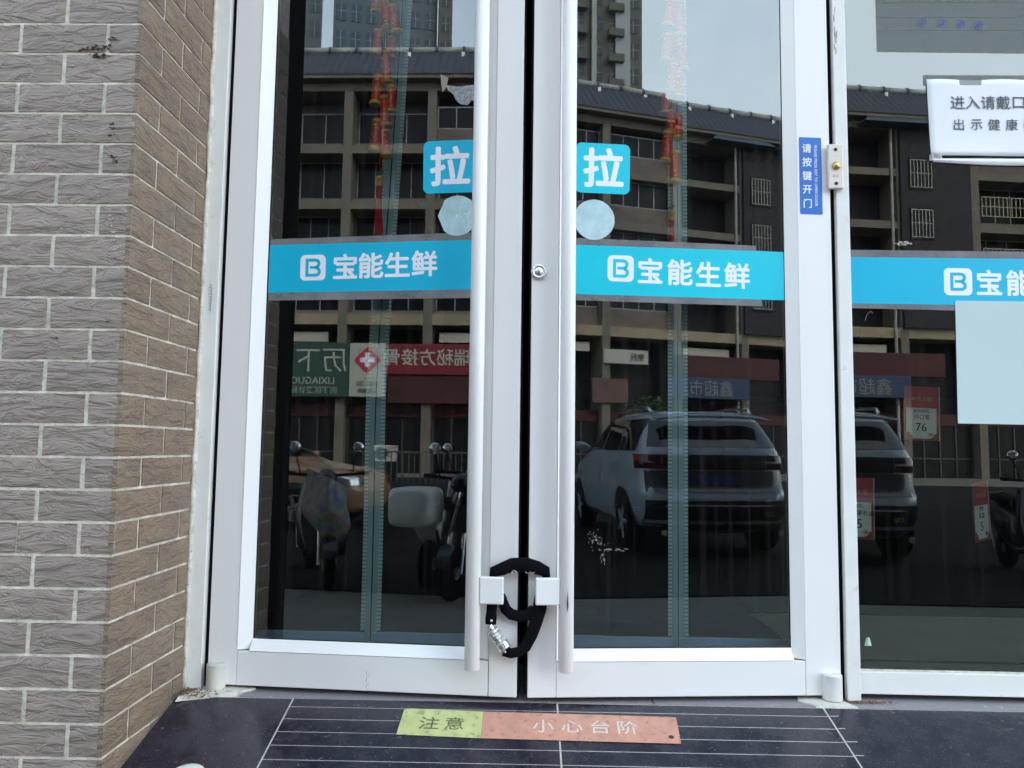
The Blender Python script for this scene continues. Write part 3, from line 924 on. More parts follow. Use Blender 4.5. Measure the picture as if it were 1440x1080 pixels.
# steel lock body with number rings
ax = Vector((0.046, 0, -0.066)).normalized()
p0 = Vector((-0.0865, -0.003, 0.2035 - 0.25))
m = MB()
m.tube([p0, p0 + ax * 0.012], 0.0085, 14)
m.build('shackle_end', M_steel, lk)
q = p0 + ax * 0.013
for k in range(4):
    prof = [q + ax * 0.0002, q + ax * 0.0012, q + ax * 0.0078, q + ax * 0.0088]
    MB().tube(prof, [0.0145, 0.0165, 0.0165, 0.0145], 10).build('number_ring', M_steel, lk)
    q = q + ax * 0.0092
m = MB(); m.tube([q, q + ax * 0.003, q + ax * 0.020, q + ax * 0.024], [0.0150, 0.0185, 0.0185, 0.012], 14)
m.build('lock_body', M_steel, lk)
m = MB(); pr = random.Random(3)
for k in range(150):
    a = pr.uniform(0, 2 * PI); tt = pr.uniform(0.012, 0.072)
    e1 = ax.cross(Vector((0, 1, 0))).normalized(); e2 = Vector((0, 1, 0))
    c = p0 + ax * tt + (e1 * math.cos(a) + e2 * math.sin(a)) * (0.0168 if tt < 0.05 else 0.0186)
    r_ = pr.uniform(0.0014, 0.0032)
    vs = [c + Vector((pr.uniform(-1, 1), pr.uniform(-1, 1), pr.uniform(-1, 1))) * r_ for _ in range(4)]
    m.add(vs, [(0, 1, 2), (0, 2, 3), (0, 3, 1), (1, 3, 2)])
m.build('worn_plating', mat('flaking_chrome', (0.62, 0.6, 0.6), 0.3, metal=0.7, var=0.5, scale=200), lk)
# chain links peeking from the sleeve
for k, (x, z) in enumerate(((-0.036, 0.343), (-0.024, 0.3445), (0.012, 0.346), (0.024, 0.347), (0.035, 0.3445))):
    ring = [(x + 0.006 * math.cos(2 * PI * i / 12), -0.003 - (0.003 if k % 2 else 0), z - 0.25 - 0.0035 + 0.0042 * math.sin(2 * PI * i / 12)) for i in range(13)]
    MB().tube(ring, 0.0011, 6, cap=False).build('chain_link', M_steel, lk, smooth=True)

# ------------------------------------------------------------------ fixed shop window
sw = thing('shop_window', 'large fixed shop window right of the doors', 'window', (1.2, 0, 0), (0, 0, R(-0.75)))
def swb(nm, x0, x1, z0, z1, y0, y1, mt, bev=0.0015): return MB().box(x0 - 1.2, x1 - 1.2, y0, y1, z0, z1).build(nm, mt, sw, bevel=bev)
swb('bottom_frame', 0.9095, 2.60, 0.016, 0.074, -0.016, 0.05, M_frame)
swb('frame_stile', 2.561, 2.60, 0.0745, 2.44, -0.015, 0.05, M_frame)
swb('top_frame', 0.9095, 2.56, 2.40, 2.44, -0.015, 0.05, M_frame)
swb('glass_bead', 0.9095, 2.56, 0.0745, 0.079, -0.006, 0.03, M_seal, 0)
pane('glass_pane', 0.906 - 1.2, 2.56 - 1.2, 0.079, 2.40, -0.004, M_gl_win, sw, 0.008)
swb('dark_gasket', 0.9095, 2.56, 0.0955, 0.0995, 0.006, 0.014, M_black, 0)
swb('joint', 0.9092, 0.9102, 0.016, 0.074, -0.0165, -0.0155, M_black, 0)
def win_loc(x, z, y=-0.0042):
    return (Matrix.Translation((1.2, 0, 0)) @ Matrix.Rotation(R(-0.75), 4, 'Z')) @ Vector((x - 1.2, y, z))
WR = (0, 0, R(-0.75))
t = thing('band_sign', 'cyan shop-name band across the fixed shop window', 'sign', win_loc(1.2, 0, -0.0042), WR, group='cyan shop-name bands across the glass')
flat_poly([(0.9065 - 1.2, 1.2165), (2.55 - 1.2, 1.205), (2.55 - 1.2, 1.070), (0.9065 - 1.2, 1.0835)], -0.0005, 0).build('vinyl_band', M_cyan, t)
flat_poly([(0.9065 - 1.2, 1.2375), (2.55 - 1.2, 1.226), (2.55 - 1.2, 1.070), (1.21 - 1.2, 1.065), (0.9065 - 1.2, 1.070)], -0.00025, 0).build('clear_film', M_tape, t)
lg = logo(t, (1.2158 - 1.2, -0.0005, 1.147), M_cyan, 0.078)
lg.rotation_euler = (0, R(0.4), 0)
for k, ch in enumerate('宝能生鲜'):
    link('lettering', text_mesh(ch, 0.076, M_letter, bold=0.026), t, loc=(1.302 + 0.083 * k - 1.2, -0.0006, 1.1455 - 0.001 * k), rot=(0, R(0.4), 0))

# white notice on the window
nt = thing('paper_notice', 'white paper notice taped to the window, bottom edge curling', 'notice', win_loc(1.36, 1.62, -0.006), (0, R(0.3), R(-0.75)))
def nf(u, v):
    x = -0.212 + 0.47 * u; z = -0.110 + 0.226 * v
    x += 0.007 * (v - 0.5) * (-1)
    z += 0.0015 * math.sin(u * 17) * (v > 0.9)
    y = -0.0012 - 0.004 * max(0, 0.15 - v) / 0.15 * (0.6 + 0.4 * math.sin(u * 9)) - 0.0009 * math.sin(u * 14 + 1) * (1 if v > 0.8 else 0.25) * v
    return (x, y, z)
o = MB().grid(nf, 26, 14).build('paper', M_paper, nt, smooth=True)
sd = o.modifiers.new('s', 'SOLIDIFY'); sd.thickness = 0.0004
for body, zc, sp, x0 in (('进入请戴口罩', 0.047, 0.043, -0.130), ('出示健康码', -0.018, 0.0495, -0.128)):
    for k, ch in enumerate(body):
        link('lettering', text_mesh(ch, 0.043 if len(body) == 6 else 0.036, mat('grey_print_ink', (0.11, 0.11, 0.12), 0.8), bold=-0.004), nt, loc=(x0 + sp * k, -0.0030, zc))
def tf(u, v):
    x = -0.205 + 0.45 * u
    return (x, -0.002 - 0.006 * math.sin(PI * v) - 0.003 * u, -0.118 - 0.010 * v - 0.010 * math.sin(PI * u) * v)
MB().grid(tf, 20, 3).build('curled_edge', M_paper, nt, smooth=True)
MB().box(-0.222, 0.258, -0.0007, 0.0003, 0.100, 0.130).build('tape', film_mat('dark_tape', (0.16, 0.17, 0.16), 0.55, scale=9, var=0.6), nt)
MB().grid(lambda u, v: (-0.215 + 0.035 * u, -0.0055 - 0.002 * math.sin(9 * u), -0.108 - 0.018 * v), 5, 3).build('tape', film_mat('crumpled_tape', (0.5, 0.45, 0.4), 0.6, scale=60, var=0.6), nt)

# pale blank sheet low on the window, reflection-veiled sheet on top
t = thing('blank_sheet', 'pale blue blank sheet stuck on the window under the band', 'sheet', win_loc(1.40, 0.9175, -0.009), (0, R(0.4), R(-0.75)))
MB().grid(lambda u, v: (-0.196 + 0.40 * u - 0.003 * (1 - v) + 0.0, 0.001 + 0.002 * math.sin(4 * u + v), -0.171 + 0.345 * v), 10, 8).build('paper', M_paper_in, t, smooth=True)
t = thing('veiled_poster', 'reflection-veiled grey sheet with purple round stamps high on the window', 'poster', win_loc(1.28, 1.97, -0.0045), WR)  # see-through film stands in for the sky reflection veiling the sheet
flat_poly([(-0.272, -0.148), (0.5, -0.160), (0.5, 0.25), (-0.272, 0.25)], -0.0003, 0).build('paper', M_emblem, t)
for x, z in ((-0.141, -0.060), (-0.085, -0.063), (-0.031, -0.066), (0.020, -0.070)):
    m = MB()
    for rr in (0.0125, 0.006):
        m.tube([(x + rr * math.cos(2 * PI * i / 20), -0.0005, z + rr * math.sin(2 * PI * i / 20)) for i in range(21)], 0.0009, 4, cap=False)
    for k in range(4):
        m.box(x - 0.009, x + 0.009, -0.0007, -0.0003, z - 0.020 - 0.002 * k, z - 0.0195 - 0.002 * k) if k < 1 else None
    m.build('round_stamp', M_purple, t)
    link('stamp_mark', text_mesh('S' if x < -0.1 else ('Q' if x < -0.05 else 'P'), 0.016, M_purple), t, loc=(x, -0.0006, z))
m = MB()
for zz in (-0.085, -0.045, 0.0, 0.04):
    m.box(-0.268, 0.5, -0.0005, -0.0003, zz, zz + 0.0009)
m.build('fold_line', mat('grey_print', (0.13, 0.15, 0.14), 0.8), t)

# price tags inside the window
M_tagred = mat('maroon_print', (0.42, 0.035, 0.03), 0.6, var=0.15, scale=30)
M_tagpaper = mat('tag_paper', (0.72, 0.78, 0.74), 0.7, var=0.05)
def price_tag(label, x, z, w, h, head, line, price, rz=0.0, tilt=0.0, y=0.03):
    p = win_loc(x, z, y)
    t = thing('price_tag', label, 'price tag', p, (0, tilt, R(-0.75) + rz), group='red and white price tags hanging inside the window')
    MB().box(-w / 2, w / 2, 0.0, 0.0006, -h / 2, h / 2).build('card', M_tagred, t)
    hz = h / 2 - h * 0.40
    flat_poly([(-w * .44, -h * .46), (-w * .44, hz), (w * .42, hz), (w * .42, -h * .40), (w * .22, -h * .46)], -0.0004, 0).build('price_field', M_tagpaper, t)
    MB().box(w / 2 - 0.002, w / 2 + 0.001, -0.001, 0.0006, -h / 2, h / 2).build('clear_sleeve', film_mat('sleeve_edge', (0.7, 0.7, 0.7), 0.6), t)
    link('heading', text_mesh(head, h * .095, mat('tan_print', (0.6, 0.35, 0.25), 0.7)), t, loc=(0, -0.0006, h * .27))
    link('lettering', text_mesh(line[0], h * .075, M_ink), t, loc=(0.0, -0.0007, h * .045))
    link('lettering', text_mesh(line[1], h * .10, M_ink), t, loc=(0.0, -0.0007, -h * .07))
    link('price', text_mesh(price, h * .22, M_ink, bold=-0.005), t, loc=(-w * .02, -0.0007, -h * .25))
    link('unit', text_mesh('/袋', h * .07, M_ink), t, loc=(w * .24, -0.0007, -h * .385))
    for px_, pz_, rr in ((-w * .42, -h * .40, .010), (-w * .34, -h * .44, .007), (w * .42, -h * .43, .010)):
        flat_poly(disc(px_, pz_, rr * h / 0.155, 9, 0.001), -0.0009, -0.0005).build('flower_print', mat('rust_print', (0.30, 0.09, 0.04), 0.7), t)
    return t
price_tag('red and white price tag reading 76, highest of the three', 1.1205, 0.776, 0.098, 0.153, '年货大街', ('新年好礼', '开口栗'), '76', tilt=R(1.5))
price_tag('red and white price tag reading 85, partly behind the mullion', 0.9320, 0.508, 0.098, 0.170, '年货大街', ('坚果礼', '坚果干果礼盒'), '85', tilt=R(1.0))
price_tag('turned price tag at the far right of the window, seen obliquely', 1.276, 0.505, 0.098, 0.165, '年货大街', ('坚果', '礼盒'), '5', rz=R(38), tilt=R(-3))
MB().grid(lambda u, v: (0.02 * (u - .5) * (1 - v * .6), -0.0006 - 0.003 * math.sin(PI * u), 0.022 * v), 4, 4).build('paper_scrap', mat('pale_green_scrap', (0.42, 0.52, 0.42), 0.8), loc=win_loc(0.940, 0.141, -0.0042),
    label='small pale scrap stuck low on the fixed window', category='paper scrap')
m = MB(); rr = random.Random(5)
for k in range(40):
    x = rr.gauss(0, 0.011); z = rr.gauss(0, 0.0022)
    m.box(x - 0.003, x + 0.003, -0.0006, 0, z - 0.0008, z + 0.0008)
o = m.build('tape_residue', mat('pale_yellow_residue', (0.62, 0.60, 0.50), 0.9, var=0.3, scale=80), loc=win_loc(1.0655, 1.257, -0.0042), label='crusty pale tape mark above the window band', category='tape mark')
# hair-thin cracks/scratches of paint drips on the window below the band
m = MB()
m.tube([(0, -0.0003, 0), (0.006, -0.0003, 0.018), (0.016, -0.0003, 0.026), (0.022, -0.0003, 0.020)], 0.0004, 4)
m.build('glass_scratch', mat('pale_residue2', (0.42, 0.42, 0.36), 0.9), loc=win_loc(0.955, 1.035, -0.0042), label='fine pale scratches on the window just under the band', category='scratch')

# ------------------------------------------------------------------ door curtains (magnetic plastic curtain) behind each leaf
def curtain(label, sx, x0, x1, wav):
    """sx(z) centre of the seam; wav second strip offset"""
    t = thing('door_curtain', label, 'curtain', (0, 0.12, 0), group='plastic strip curtains inside the doors')
    for sgn in (-1, 1):
        m = MB()
        N = 40
        zs = [0.095 + (2.25 - 0.095) * i / N for i in range(N + 1)]
        lo = 0.0012 if sgn > 0 else -0.0235 - (0.0)
        def edge(z, o): return sx(z) + o
        inn, out = (0.0014, 0.0175) if sgn > 0 else (-0.0014, -0.0175)
        vs = []; fs = []
        for i, z in enumerate(zs):
            yy = 0.002 * sgn
            vs += [(edge(z, inn), yy, z), (edge(z, out), yy, z)]
            if i: fs.append((2 * i - 2, 2 * i - 1, 2 * i + 1, 2 * i))
        m.add(vs, fs)
        st_ = m.build('magnetic_strip', M_teal2, t)
        m = MB()
        z = 0.13
        o0, o1 = sorted((out, out + sgn * 0.0115))
        while z < 2.24:
            a = edge(z, 0)
            m.box(a + o0, a + o1, 0.0, 0.002, z, z + 0.0082)
            z += 0.0112
        vs = []; fs = []
        m.build('toothed_edge', M_teal, st_)
        m = MB()
        m.add([(edge(0.13, o0), 0.003, 0.13), (edge(0.13, o1), 0.003, 0.13), (edge(0.8, o1), 0.003, 0.8), (edge(0.8, o0), 0.003, 0.8), (edge(1.5, o1), 0.003, 1.5), (edge(1.5, o0), 0.003, 1.5), (edge(2.2, o1), 0.003, 2.2), (edge(2.2, o0), 0.003, 2.2)],
              [(0, 1, 2, 3), (3, 2, 4, 5), (5, 4, 6, 7)])
        m.build('edge_backing', mat('dim_teal', (0.16, 0.30, 0.32), 0.6), st_)
        a, b = sorted((sx(0.1) + sgn * 0.002, x1 if sgn > 0 else x0))
        MB().grid(lambda u, v: (a + (b - a) * u, 0.004 + 0.003 * math.sin(u * 7 + sgn), 0.055 + (0.0700) * v + 0.0012 * math.sin(u * 5)), 14, 2).build('hem_band', M_hem, t)
        MB().grid(lambda u, v: (a + (b - a) * u, 0.006 + 0.004 * math.sin(u * 11 + 2 * v + sgn), 0.13 + 2.12 * v), 14, 10).build('clear_film', M_filmc, t, smooth=True)
        MB().box(a + 0.004, b - 0.004, 0.0005, 0.0022, 0.122, 0.1255).build('hem_edge', M_teal, t)
    MB().box(x0, x1, 0.0, 0.02, 2.25, 2.30).build('header_rail', M_frame, t)
    return t
curtain('plastic strip curtain behind the left door, its seam slanting', lambda z: -0.4440 + 0.036 * max(0, (z - 0.75)) ** 1.3 + 0.002 * math.sin(z * 5), -0.85, -0.03, 0)
curtain('plastic strip curtain behind the right door, its seam upright', lambda z: 0.4495 + 0.0045 * min(1, z / 1.5), 0.03, 0.85, 0)

# ------------------------------------------------------------------ firecracker garlands inside the glass
cr_prof = lambda r, h: [(r * 0.72, h * .5), (r * 0.92, h * .47), (r * .80, h * .38), (r * .86, h * .36), (r * 1.0, -h * .34), (r * 1.02, -h * .36), (r * 1.16, -h * .40), (r * 1.22, -h * .5)]
CM = []
for v in range(3):
    m = MB(); m.lathe([(r_ * 1.0, h_) for r_, h_ in cr_prof(0.0125, 0.09)], n=16); red = m.mesh('firecracker', M_red, True)
    g = MB()
    g.lathe([(0.0118, 0.0335), (0.0126, 0.034), (0.0126, 0.0385), (0.0112, 0.041)], n=16)
    g.lathe([(0.0138, -0.0345), (0.0147, -0.036), (0.0156, -0.0445), (0.0144, -0.0452)], n=16)
    rr = random.Random(v)
    for k in range(11):
        a = rr.uniform(-2.6, -0.5); z = rr.uniform(-0.028, 0.028); ra = 0.0129 + 0.0006
        s_ = rr.uniform(0.0015, 0.0034)
        g.grid(lambda u, w: (ra * math.cos(a + (u - .5) * s_ * 80), ra * math.sin(a + (u - .5) * s_ * 80), z + (w - .5) * s_ * 1.8), 2, 1)
    gold = g.mesh('gold_trim', M_gold, True)
    CM.append((red, gold))
def garland(label, y, crs, knot, tas, swap):
    t = thing('firecracker_garland', label, 'garland', (knot[0], y, 2.3), group='red firecracker garlands hanging inside the doors')
    pts = [(0, 0, 0), (0.002, 0, -0.3), (-0.002, 0, -0.6), (0, 0, knot[1] - 2.3)]
    m = MB(); m.tube(pts, 0.0012, 6); m.tube([(p[0] + 0.006, 0.002, p[2]) for p in pts], 0.001, 6)
    m.build('string', M_tassel, t)
    for i, (xa, za, xb, zb) in enumerate(crs):
        L_ = math.hypot(xb - xa, zb - za)
        red, gold = CM[i % 3]
        ang = math.atan2(xa - xb, za - zb)
        sc = L_ / 0.09
        o = link('firecracker', red, t, loc=((xa + xb) / 2 - knot[0], rnd.uniform(-0.008, 0.008), (za + zb) / 2 - 2.3), rot=(rnd.uniform(-.1, .1), ang, rnd.uniform(-1, 1)))
        o.scale = (min(1.45, 1.25 * sc ** 0.5), min(1.3, 1.15 * sc ** 0.5), sc * 1.08)
        link('gold_trim', gold, o)
    kz = knot[1] - 2.3
    for dx, dz in ((-0.006, 0.002), (0.006, 0.006), (0.001, -0.002)):
        MB().lathe([(0.001, .005), (0.004, .0035), (0.0052, 0), (0.004, -.0035), (0.001, -.005)], (dx, 0, kz + dz), n=12).build('bead', M_green, t, smooth=True)
    MB().lathe([(0.008, -0.008), (0.0105, -0.010), (0.0115, -0.036), (0.010, -0.038)], (0, 0, kz), n=16).build('tassel_cap', M_gold, t, smooth=True)
    link('cap_mark', text_mesh('吉', 0.017, M_red, bold=0.02), t, loc=(0, -0.0125, kz - 0.023))
    top = kz - 0.036; bot = tas - 2.3
    m = MB()
    for k in range(46):
        a = rnd.uniform(0, 2 * PI); r0 = rnd.uniform(0.001, 0.0095); r1 = rnd.uniform(0.001, 0.0125)
        x0, y0, x1, y1 = r0 * math.cos(a), r0 * math.sin(a), r1 * math.cos(a) + 0.002, r1 * math.sin(a)
        m.tube([(x0, y0, top), ((x0 + x1) / 2, (y0 + y1) / 2, (top + bot) / 2), (x1, y1, bot + rnd.uniform(0, 0.02))], 0.0013, 4)
    m.build('tassel', M_tassel, t)
    return t
garland('red and gold firecracker garland behind the left door', 0.030,
        [(-0.46, 2.03, -0.462, 1.962), (-0.437, 1.996, -0.426, 1.906), (-0.413, 1.98, -0.396, 1.895), (-0.448, 1.9, -0.456, 1.822), (-0.417, 1.884, -0.407, 1.813), (-0.426, 1.828, -0.418, 1.738), (-0.446, 1.762, -0.454, 1.674), (-0.407, 1.729, -0.403, 1.652), (-0.427, 1.696, -0.419, 1.608), (-0.444, 1.626, -0.455, 1.536), (-0.422, 1.597, -0.418, 1.517),
         (-0.44, 2.11, -0.43, 2.03), (-0.47, 2.13, -0.475, 2.05), (-0.41, 2.10, -0.405, 2.01)],
        (-0.434, 1.461), 1.274, 0)
garland('red firecracker garland behind the right door, washed out by sky glare', 0.055,
        [(0.427, 2.021, 0.412, 1.925), (0.448, 2.009, 0.454, 1.903), (0.416, 1.909, 0.405, 1.821), (0.447, 1.894, 0.462, 1.792), (0.43, 1.81, 0.421, 1.722), (0.453, 1.788, 0.442, 1.705), (0.411, 1.733, 0.406, 1.661), (0.421, 1.667, 0.423, 1.595), (0.444, 1.657, 0.446, 1.585), (0.414, 1.602, 0.404, 1.514), (0.433, 1.542, 0.433, 1.449),
         (0.43, 2.11, 0.42, 2.03), (0.45, 2.12, 0.455, 2.04)],
        (0.4225, 1.372), 1.255, 1)

# ------------------------------------------------------------------ things on the ground
fl = thing('floor_sticker', 'faded yellow and orange mind-the-step sticker on the ramp', 'sticker', (0, -0.077, -0.001), (RA, 0, 0))
m = MB()
def rampq(mm, pts, h=0.0016):
    n = len(pts)
    mm.add([(x, y, h) for x, y in pts] + [(x, y, 0.0008) for x, y in pts], [tuple(range(n)), tuple(range(2 * n - 1, n - 1, -1))] + [(i, i + n, (i + 1) % n + n, (i + 1) % n) for i in range(n)])
    return mm
rampq(MB(), [(-0.3035, -0.0465), (-0.303, -0.055), (-0.306, -0.148), (-0.0985, -0.1565), (-0.0985, -0.0475), (-0.290, -0.0395)]).build('yellow_field', M_yel, fl)
rampq(MB(), [(-0.0980, -0.1565), (0.370, -0.1630), (0.385, -0.1625), (0.386, -0.155), (0.393, -0.0565), (0.24, -0.053), (-0.0980, -0.0475)]).build('orange_field', M_org, fl)
def ramp_text(ch, x, y, size, mt, b=0.0):
    o = link('lettering', text_mesh(ch, size, mt, bold=b), fl, loc=(x, y, 0.0019), rot=(R(-90), 0, R(-1.0)))
    return o
for ch, x in (('注', -0.231), ('意', -0.168)): ramp_text(ch, x, -0.100, 0.054, mat('worn_dark_print', (0.10, 0.10, 0.05), 0.7))
for ch, x in (('小', 0.054), ('心', 0.126), ('台', 0.196), ('阶', 0.264)): ramp_text(ch, x, -0.1035, 0.056, M_stw, 0.006)
MB().lathe([(0.0065, 0), (0.0065, 0.0012), (0.004, 0.002)], (0.366, -0.139, 0.0016), n=12).build('bolt_hole', M_ink, fl)

def blob_patch(name, label, outline, mt, h=0.010, cat='cement patch'):
    m = MB()
    n = len(outline)
    cx = sum(p[0] for p in outline) / n; cy = sum(p[1] for p in outline) / n
    rings = [(1.0, 0.0), (0.93, h * .7), (0.6, h), (0.25, h * 1.05)]
    vs = []
    for f, z in rings:
        for x, y in outline:
            vs.append((cx + (x - cx) * f + rnd.uniform(-.001, .001), cy + (y - cy) * f + rnd.uniform(-.001, .001), z + (rnd.uniform(-.0008, .0008) if z else -0.006)))
    fs = []
    for r_ in range(3):
        for i in range(n):
            a = r_ * n + i; b = r_ * n + (i + 1) % n
            fs.append((a, b, b + n, a + n))
    fs.append(tuple(3 * n + i for i in range(n)))
    m.add(vs, fs)
    return m.build(name, mt, smooth=False, label=label, category=cat)
blob_patch('cement_patch', 'lumpy pale cement patch under the left door pivot', [(-0.905, -0.110), (-0.87, -0.094), (-0.80, -0.078), (-0.765, -0.060), (-0.735, -0.030), (-0.72, -0.012), (-0.78, 0.01), (-0.86, 0.02), (-0.908, 0.02), (-0.912, -0.05)], M_cement, 0.006)
blob_patch('cement_patch', 'flat white cement patch under the right door pivot', [(0.735, -0.028), (0.775, -0.078), (0.88, -0.080), (0.868, -0.045), (0.855, -0.02), (0.85, 0.02), (0.75, 0.02)], M_cement, 0.004)
def crumbs(name, label, n, xr, yr, zf, smin, smax, seed):
    m = MB(); r_ = random.Random(seed)
    for _ in range(n):
        x = r_.triangular(*xr); y = r_.triangular(*yr); s_ = r_.uniform(smin, smax)
        z = zf(x, y) + s_ * 0.4
        vs = [(x + s_ * r_.uniform(-1, 1), y + s_ * r_.uniform(-1, 1), z + s_ * r_.uniform(-.6, .8)) for _ in range(5)]
        m.add(vs, [(0, 1, 2), (0, 2, 3), (0, 3, 4), (0, 4, 1), (1, 4, 3), (1, 3, 2)])
    m.build(name, M_debris, label=label, kind='stuff', category='debris')
rz = lambda x, y: -0.0005 if y > -0.077 else (-0.001 + 0.26 * (y + 0.077))
crumbs('rubble', 'brown crumbs and leaf litter at the foot of the brick reveal', 360, (-0.912, -0.80, -0.895), (-0.12, -0.03, -0.04), lambda x, y: 0.004, 0.0012, 0.0048, 1)
crumbs('debris', 'rusty brown litter at the foot of the right mullion', 300, (0.83, 1.01, 0.90), (-0.052, -0.020, -0.030), lambda x, y: 0.0, 0.001, 0.0038, 2)
crumbs('dirt', 'fine grit along the joint before the doors', 500, (-0.75, 1.4, 0.3), (-0.095, -0.06, -0.076), rz, 0.0005, 0.0016, 3)
m = MB(); m.lathe([(0.040, 0.0), (0.042, 0.002), (0.041, 0.006), (0.034, 0.0075), (0.006, 0.0075)], n=36)
o = m.build('plastic_lid', mat('pale_yellowish_plastic', (0.68, 0.66, 0.56), 0.4), smooth=True, loc=(-0.747, -0.392, -0.0775), label='pale round plastic lid lying at the bottom edge on the dark tile', category='lid')
o.rotation_euler = (RA, 0, 0)
# grey smear of cement on brick corner
# ------------------------------------------------------------------ THE STREET BEHIND THE CAMERA (seen in the glass)
# cars: plan outlines stacked by height
def interp(prof, z):
    for a, b in zip(prof[:-1], prof[1:]):
        if a[0] <= z <= b[0]:
            f = (z - a[0]) / (b[0] - a[0]) if b[0] > a[0] else 0
            return [a[i] + (b[i] - a[i]) * f for i in range(5)]
    return list(prof[-1] if z > prof[-1][0] else prof[0])
def make_car(name, label, prof, paint, wheels, loc, rotz, lamps, belt, roofz, rear_win, suv=True):
    t = thing(name, label, 'car', loc, (0, 0, rotz))
    NP = 72
    def pt(z, ph, off=0.0):
        _, yr, yf, hw, n = interp(prof, z)
        yc, L_ = (yr + yf) / 2, (yr - yf) / 2
        c, s_ = math.cos(ph), math.sin(ph)
        return ((hw + off) * math.copysign(abs(c) ** (2 / n), c), yc + (L_ + off) * math.copysign(abs(s_) ** (2 / n), s_), z)
    def ph_x(z, x, rear=True):
        _, yr, yf, hw, n = interp(prof, z)
        c = math.copysign(min(1, abs(x) / hw) ** (n / 2), x)
        return math.acos(c) if rear else -math.acos(c)
    def ph_y(z, y, side):
        _, yr, yf, hw, n = interp(prof, z)
        yc, L_ = (yr + yf) / 2, (yr - yf) / 2
        q_ = max(-1, min(1, (y - yc) / L_))
        s_ = math.copysign(abs(q_) ** (n / 2), q_)
        a = math.asin(s_)
        return a if side > 0 else PI - a
    zs = []
    for a, b in zip(prof[:-1], prof[1:]):
        k = max(1, int((b[0] - a[0]) / 0.03))
        zs += [a[0] + (b[0] - a[0]) * i / k for i in range(k)]
    zs.append(prof[-1][0])
    vs = []
    # samples spread so that corners stay round
    phs = []
    for k in range(NP):
        a = 2 * PI * k / NP
        phs.append(a + 0.32 * math.sin(4 * a) * 0.45)
    for z in zs:
        for a in phs: vs.append(pt(z, a))
    fs = []
    for i in range(len(zs) - 1):
        for k in range(NP):
            a = i * NP + k; b = i * NP + (k + 1) % NP
            fs.append((a, b, b + NP, a + NP))
    fs.append(tuple(range(NP))[::-1]); fs.append(tuple((len(zs) - 1) * NP + k for k in range(NP)))
    MB().add(vs, fs).build('body', paint, t, smooth=True)
    def rear_patch(nm, x0, x1, z0, z1, mt, off=0.006, top_in=0.0, rear=True, par=t, bot_in=0.0):
        def fn(u, v):
            z = z0 + (z1 - z0) * v
            i_ = top_in * v + bot_in * (1 - v)
            x = x0 + i_ + (x1 - x0 - 2 * i_) * u
            return pt(z, ph_x(z, x, rear), off)
        return MB().grid(fn, 16, 5).build(nm, mt, par, smooth=True)
    def side_patch(nm, y0, y1, z0, z1, side, mt, off=0.006, sl0=0.0, sl1=0.0):
        def fn(u, v):
            z = z0 + (z1 - z0) * v
            ya, yb = y0 + sl0 * v, y1 + sl1 * v
            return pt(z, ph_y(z, ya + (yb - ya) * u, side), off)
        return MB().grid(fn, 14, 6).build(nm, mt, t, smooth=True)
    Mw = MC.get('car_glass') or mat('car_glass', (0.012, 0.014, 0.016), 0.04, var=0.05, spec=0.8)
    Mb = MC.get('car_black_trim') or mat('car_black_trim', (0.014, 0.014, 0.015), 0.35, var=0.1)
    Mch = MC.get('car_chrome') or mat('car_chrome', (0.7, 0.7, 0.72), 0.15, metal=1.0, var=0.02)
    Mtl = MC.get('car_tail_lamp') or mat('car_tail_lamp', (0.045, 0.006, 0.006), 0.12, var=0.3, scale=12)
    Mred = MC.get('car_red_lens') or mat('car_red_lens', (0.38, 0.018, 0.014), 0.12, var=0.1)
    rw = rear_win
    rear_patch('rear_window', -rw[0], rw[0], rw[1], rw[2], Mw, 0.007, rw[3])
    rear_patch('windscreen', -rw[0], rw[0], belt + 0.06, roofz - 0.06, Mw, 0.007, 0.1, rear=False)
    for sd in (-1, 1):
        for (y0, y1, s0, s1) in lamps['side_windows']:
            side_patch('side_window', y0, y1, belt + 0.03, roofz - 0.09, sd, Mw, 0.006, s0, s1)
        for wy in wheels[0]:
            # wheel arch lining and wheel
            xw = interp(prof, 0.4)[3]
            side = sd
            arc = MB()
            r_ = wheels[1] + 0.055
            def fa(u, v):
                a = PI * u; q_ = r_ * v
                z = max(prof[0][0], wheels[1] + q_ * math.sin(a))
                return pt(z, ph_y(z, wy + q_ * math.cos(a), side), 0.005)
            MB().grid(fa, 18, 4).build('wheel_arch', Mb, t)
            w = MB()
            R_ = wheels[1]
            w.lathe([(R_ * .62, -0.10), (R_ * .96, -0.10), (R_, -0.075), (R_, 0.075), (R_ * .96, 0.10), (R_ * .62, 0.10), (R_ * .6, 0.06), (R_ * .6, -0.06)], (0, 0, 0), 'x', 28)
            wh = w.build('wheel', M_black, t, smooth=False, loc=(sd * (xw - 0.085), wy, R_))
            rm = MB()
            for k in range(5):
                a = 2 * PI * k / 5
                rm.tube([(sd * 0.085, 0.02 * math.cos(a), 0.02 * math.sin(a)), (sd * 0.085, R_ * .6 * math.cos(a), R_ * .6 * math.sin(a))], [0.04, 0.025], 6)
            rm.lathe([(R_ * .63, sd * 0.06), (R_ * .63, sd * 0.1), (R_ * .57, sd * 0.1), (R_ * .57, sd * 0.06)], (0, 0, 0), 'x', 28)
            rm.build('rim', mat('alloy_rim', (0.30, 0.31, 0.32), 0.4, metal=0.3), wh)
        x0, x1 = (lamps['tail_x'] if sd > 0 else (-lamps['tail_x'][1], -lamps['tail_x'][0]))
        tl = rear_patch('tail_lamp', x0, x1, lamps['tail_z'][0], lamps['tail_z'][1], Mtl, 0.014)
        q0, q1 = (x0 + (x1 - x0) * .86, x1) if sd > 0 else (x0, x0 + (x1 - x0) * .14)
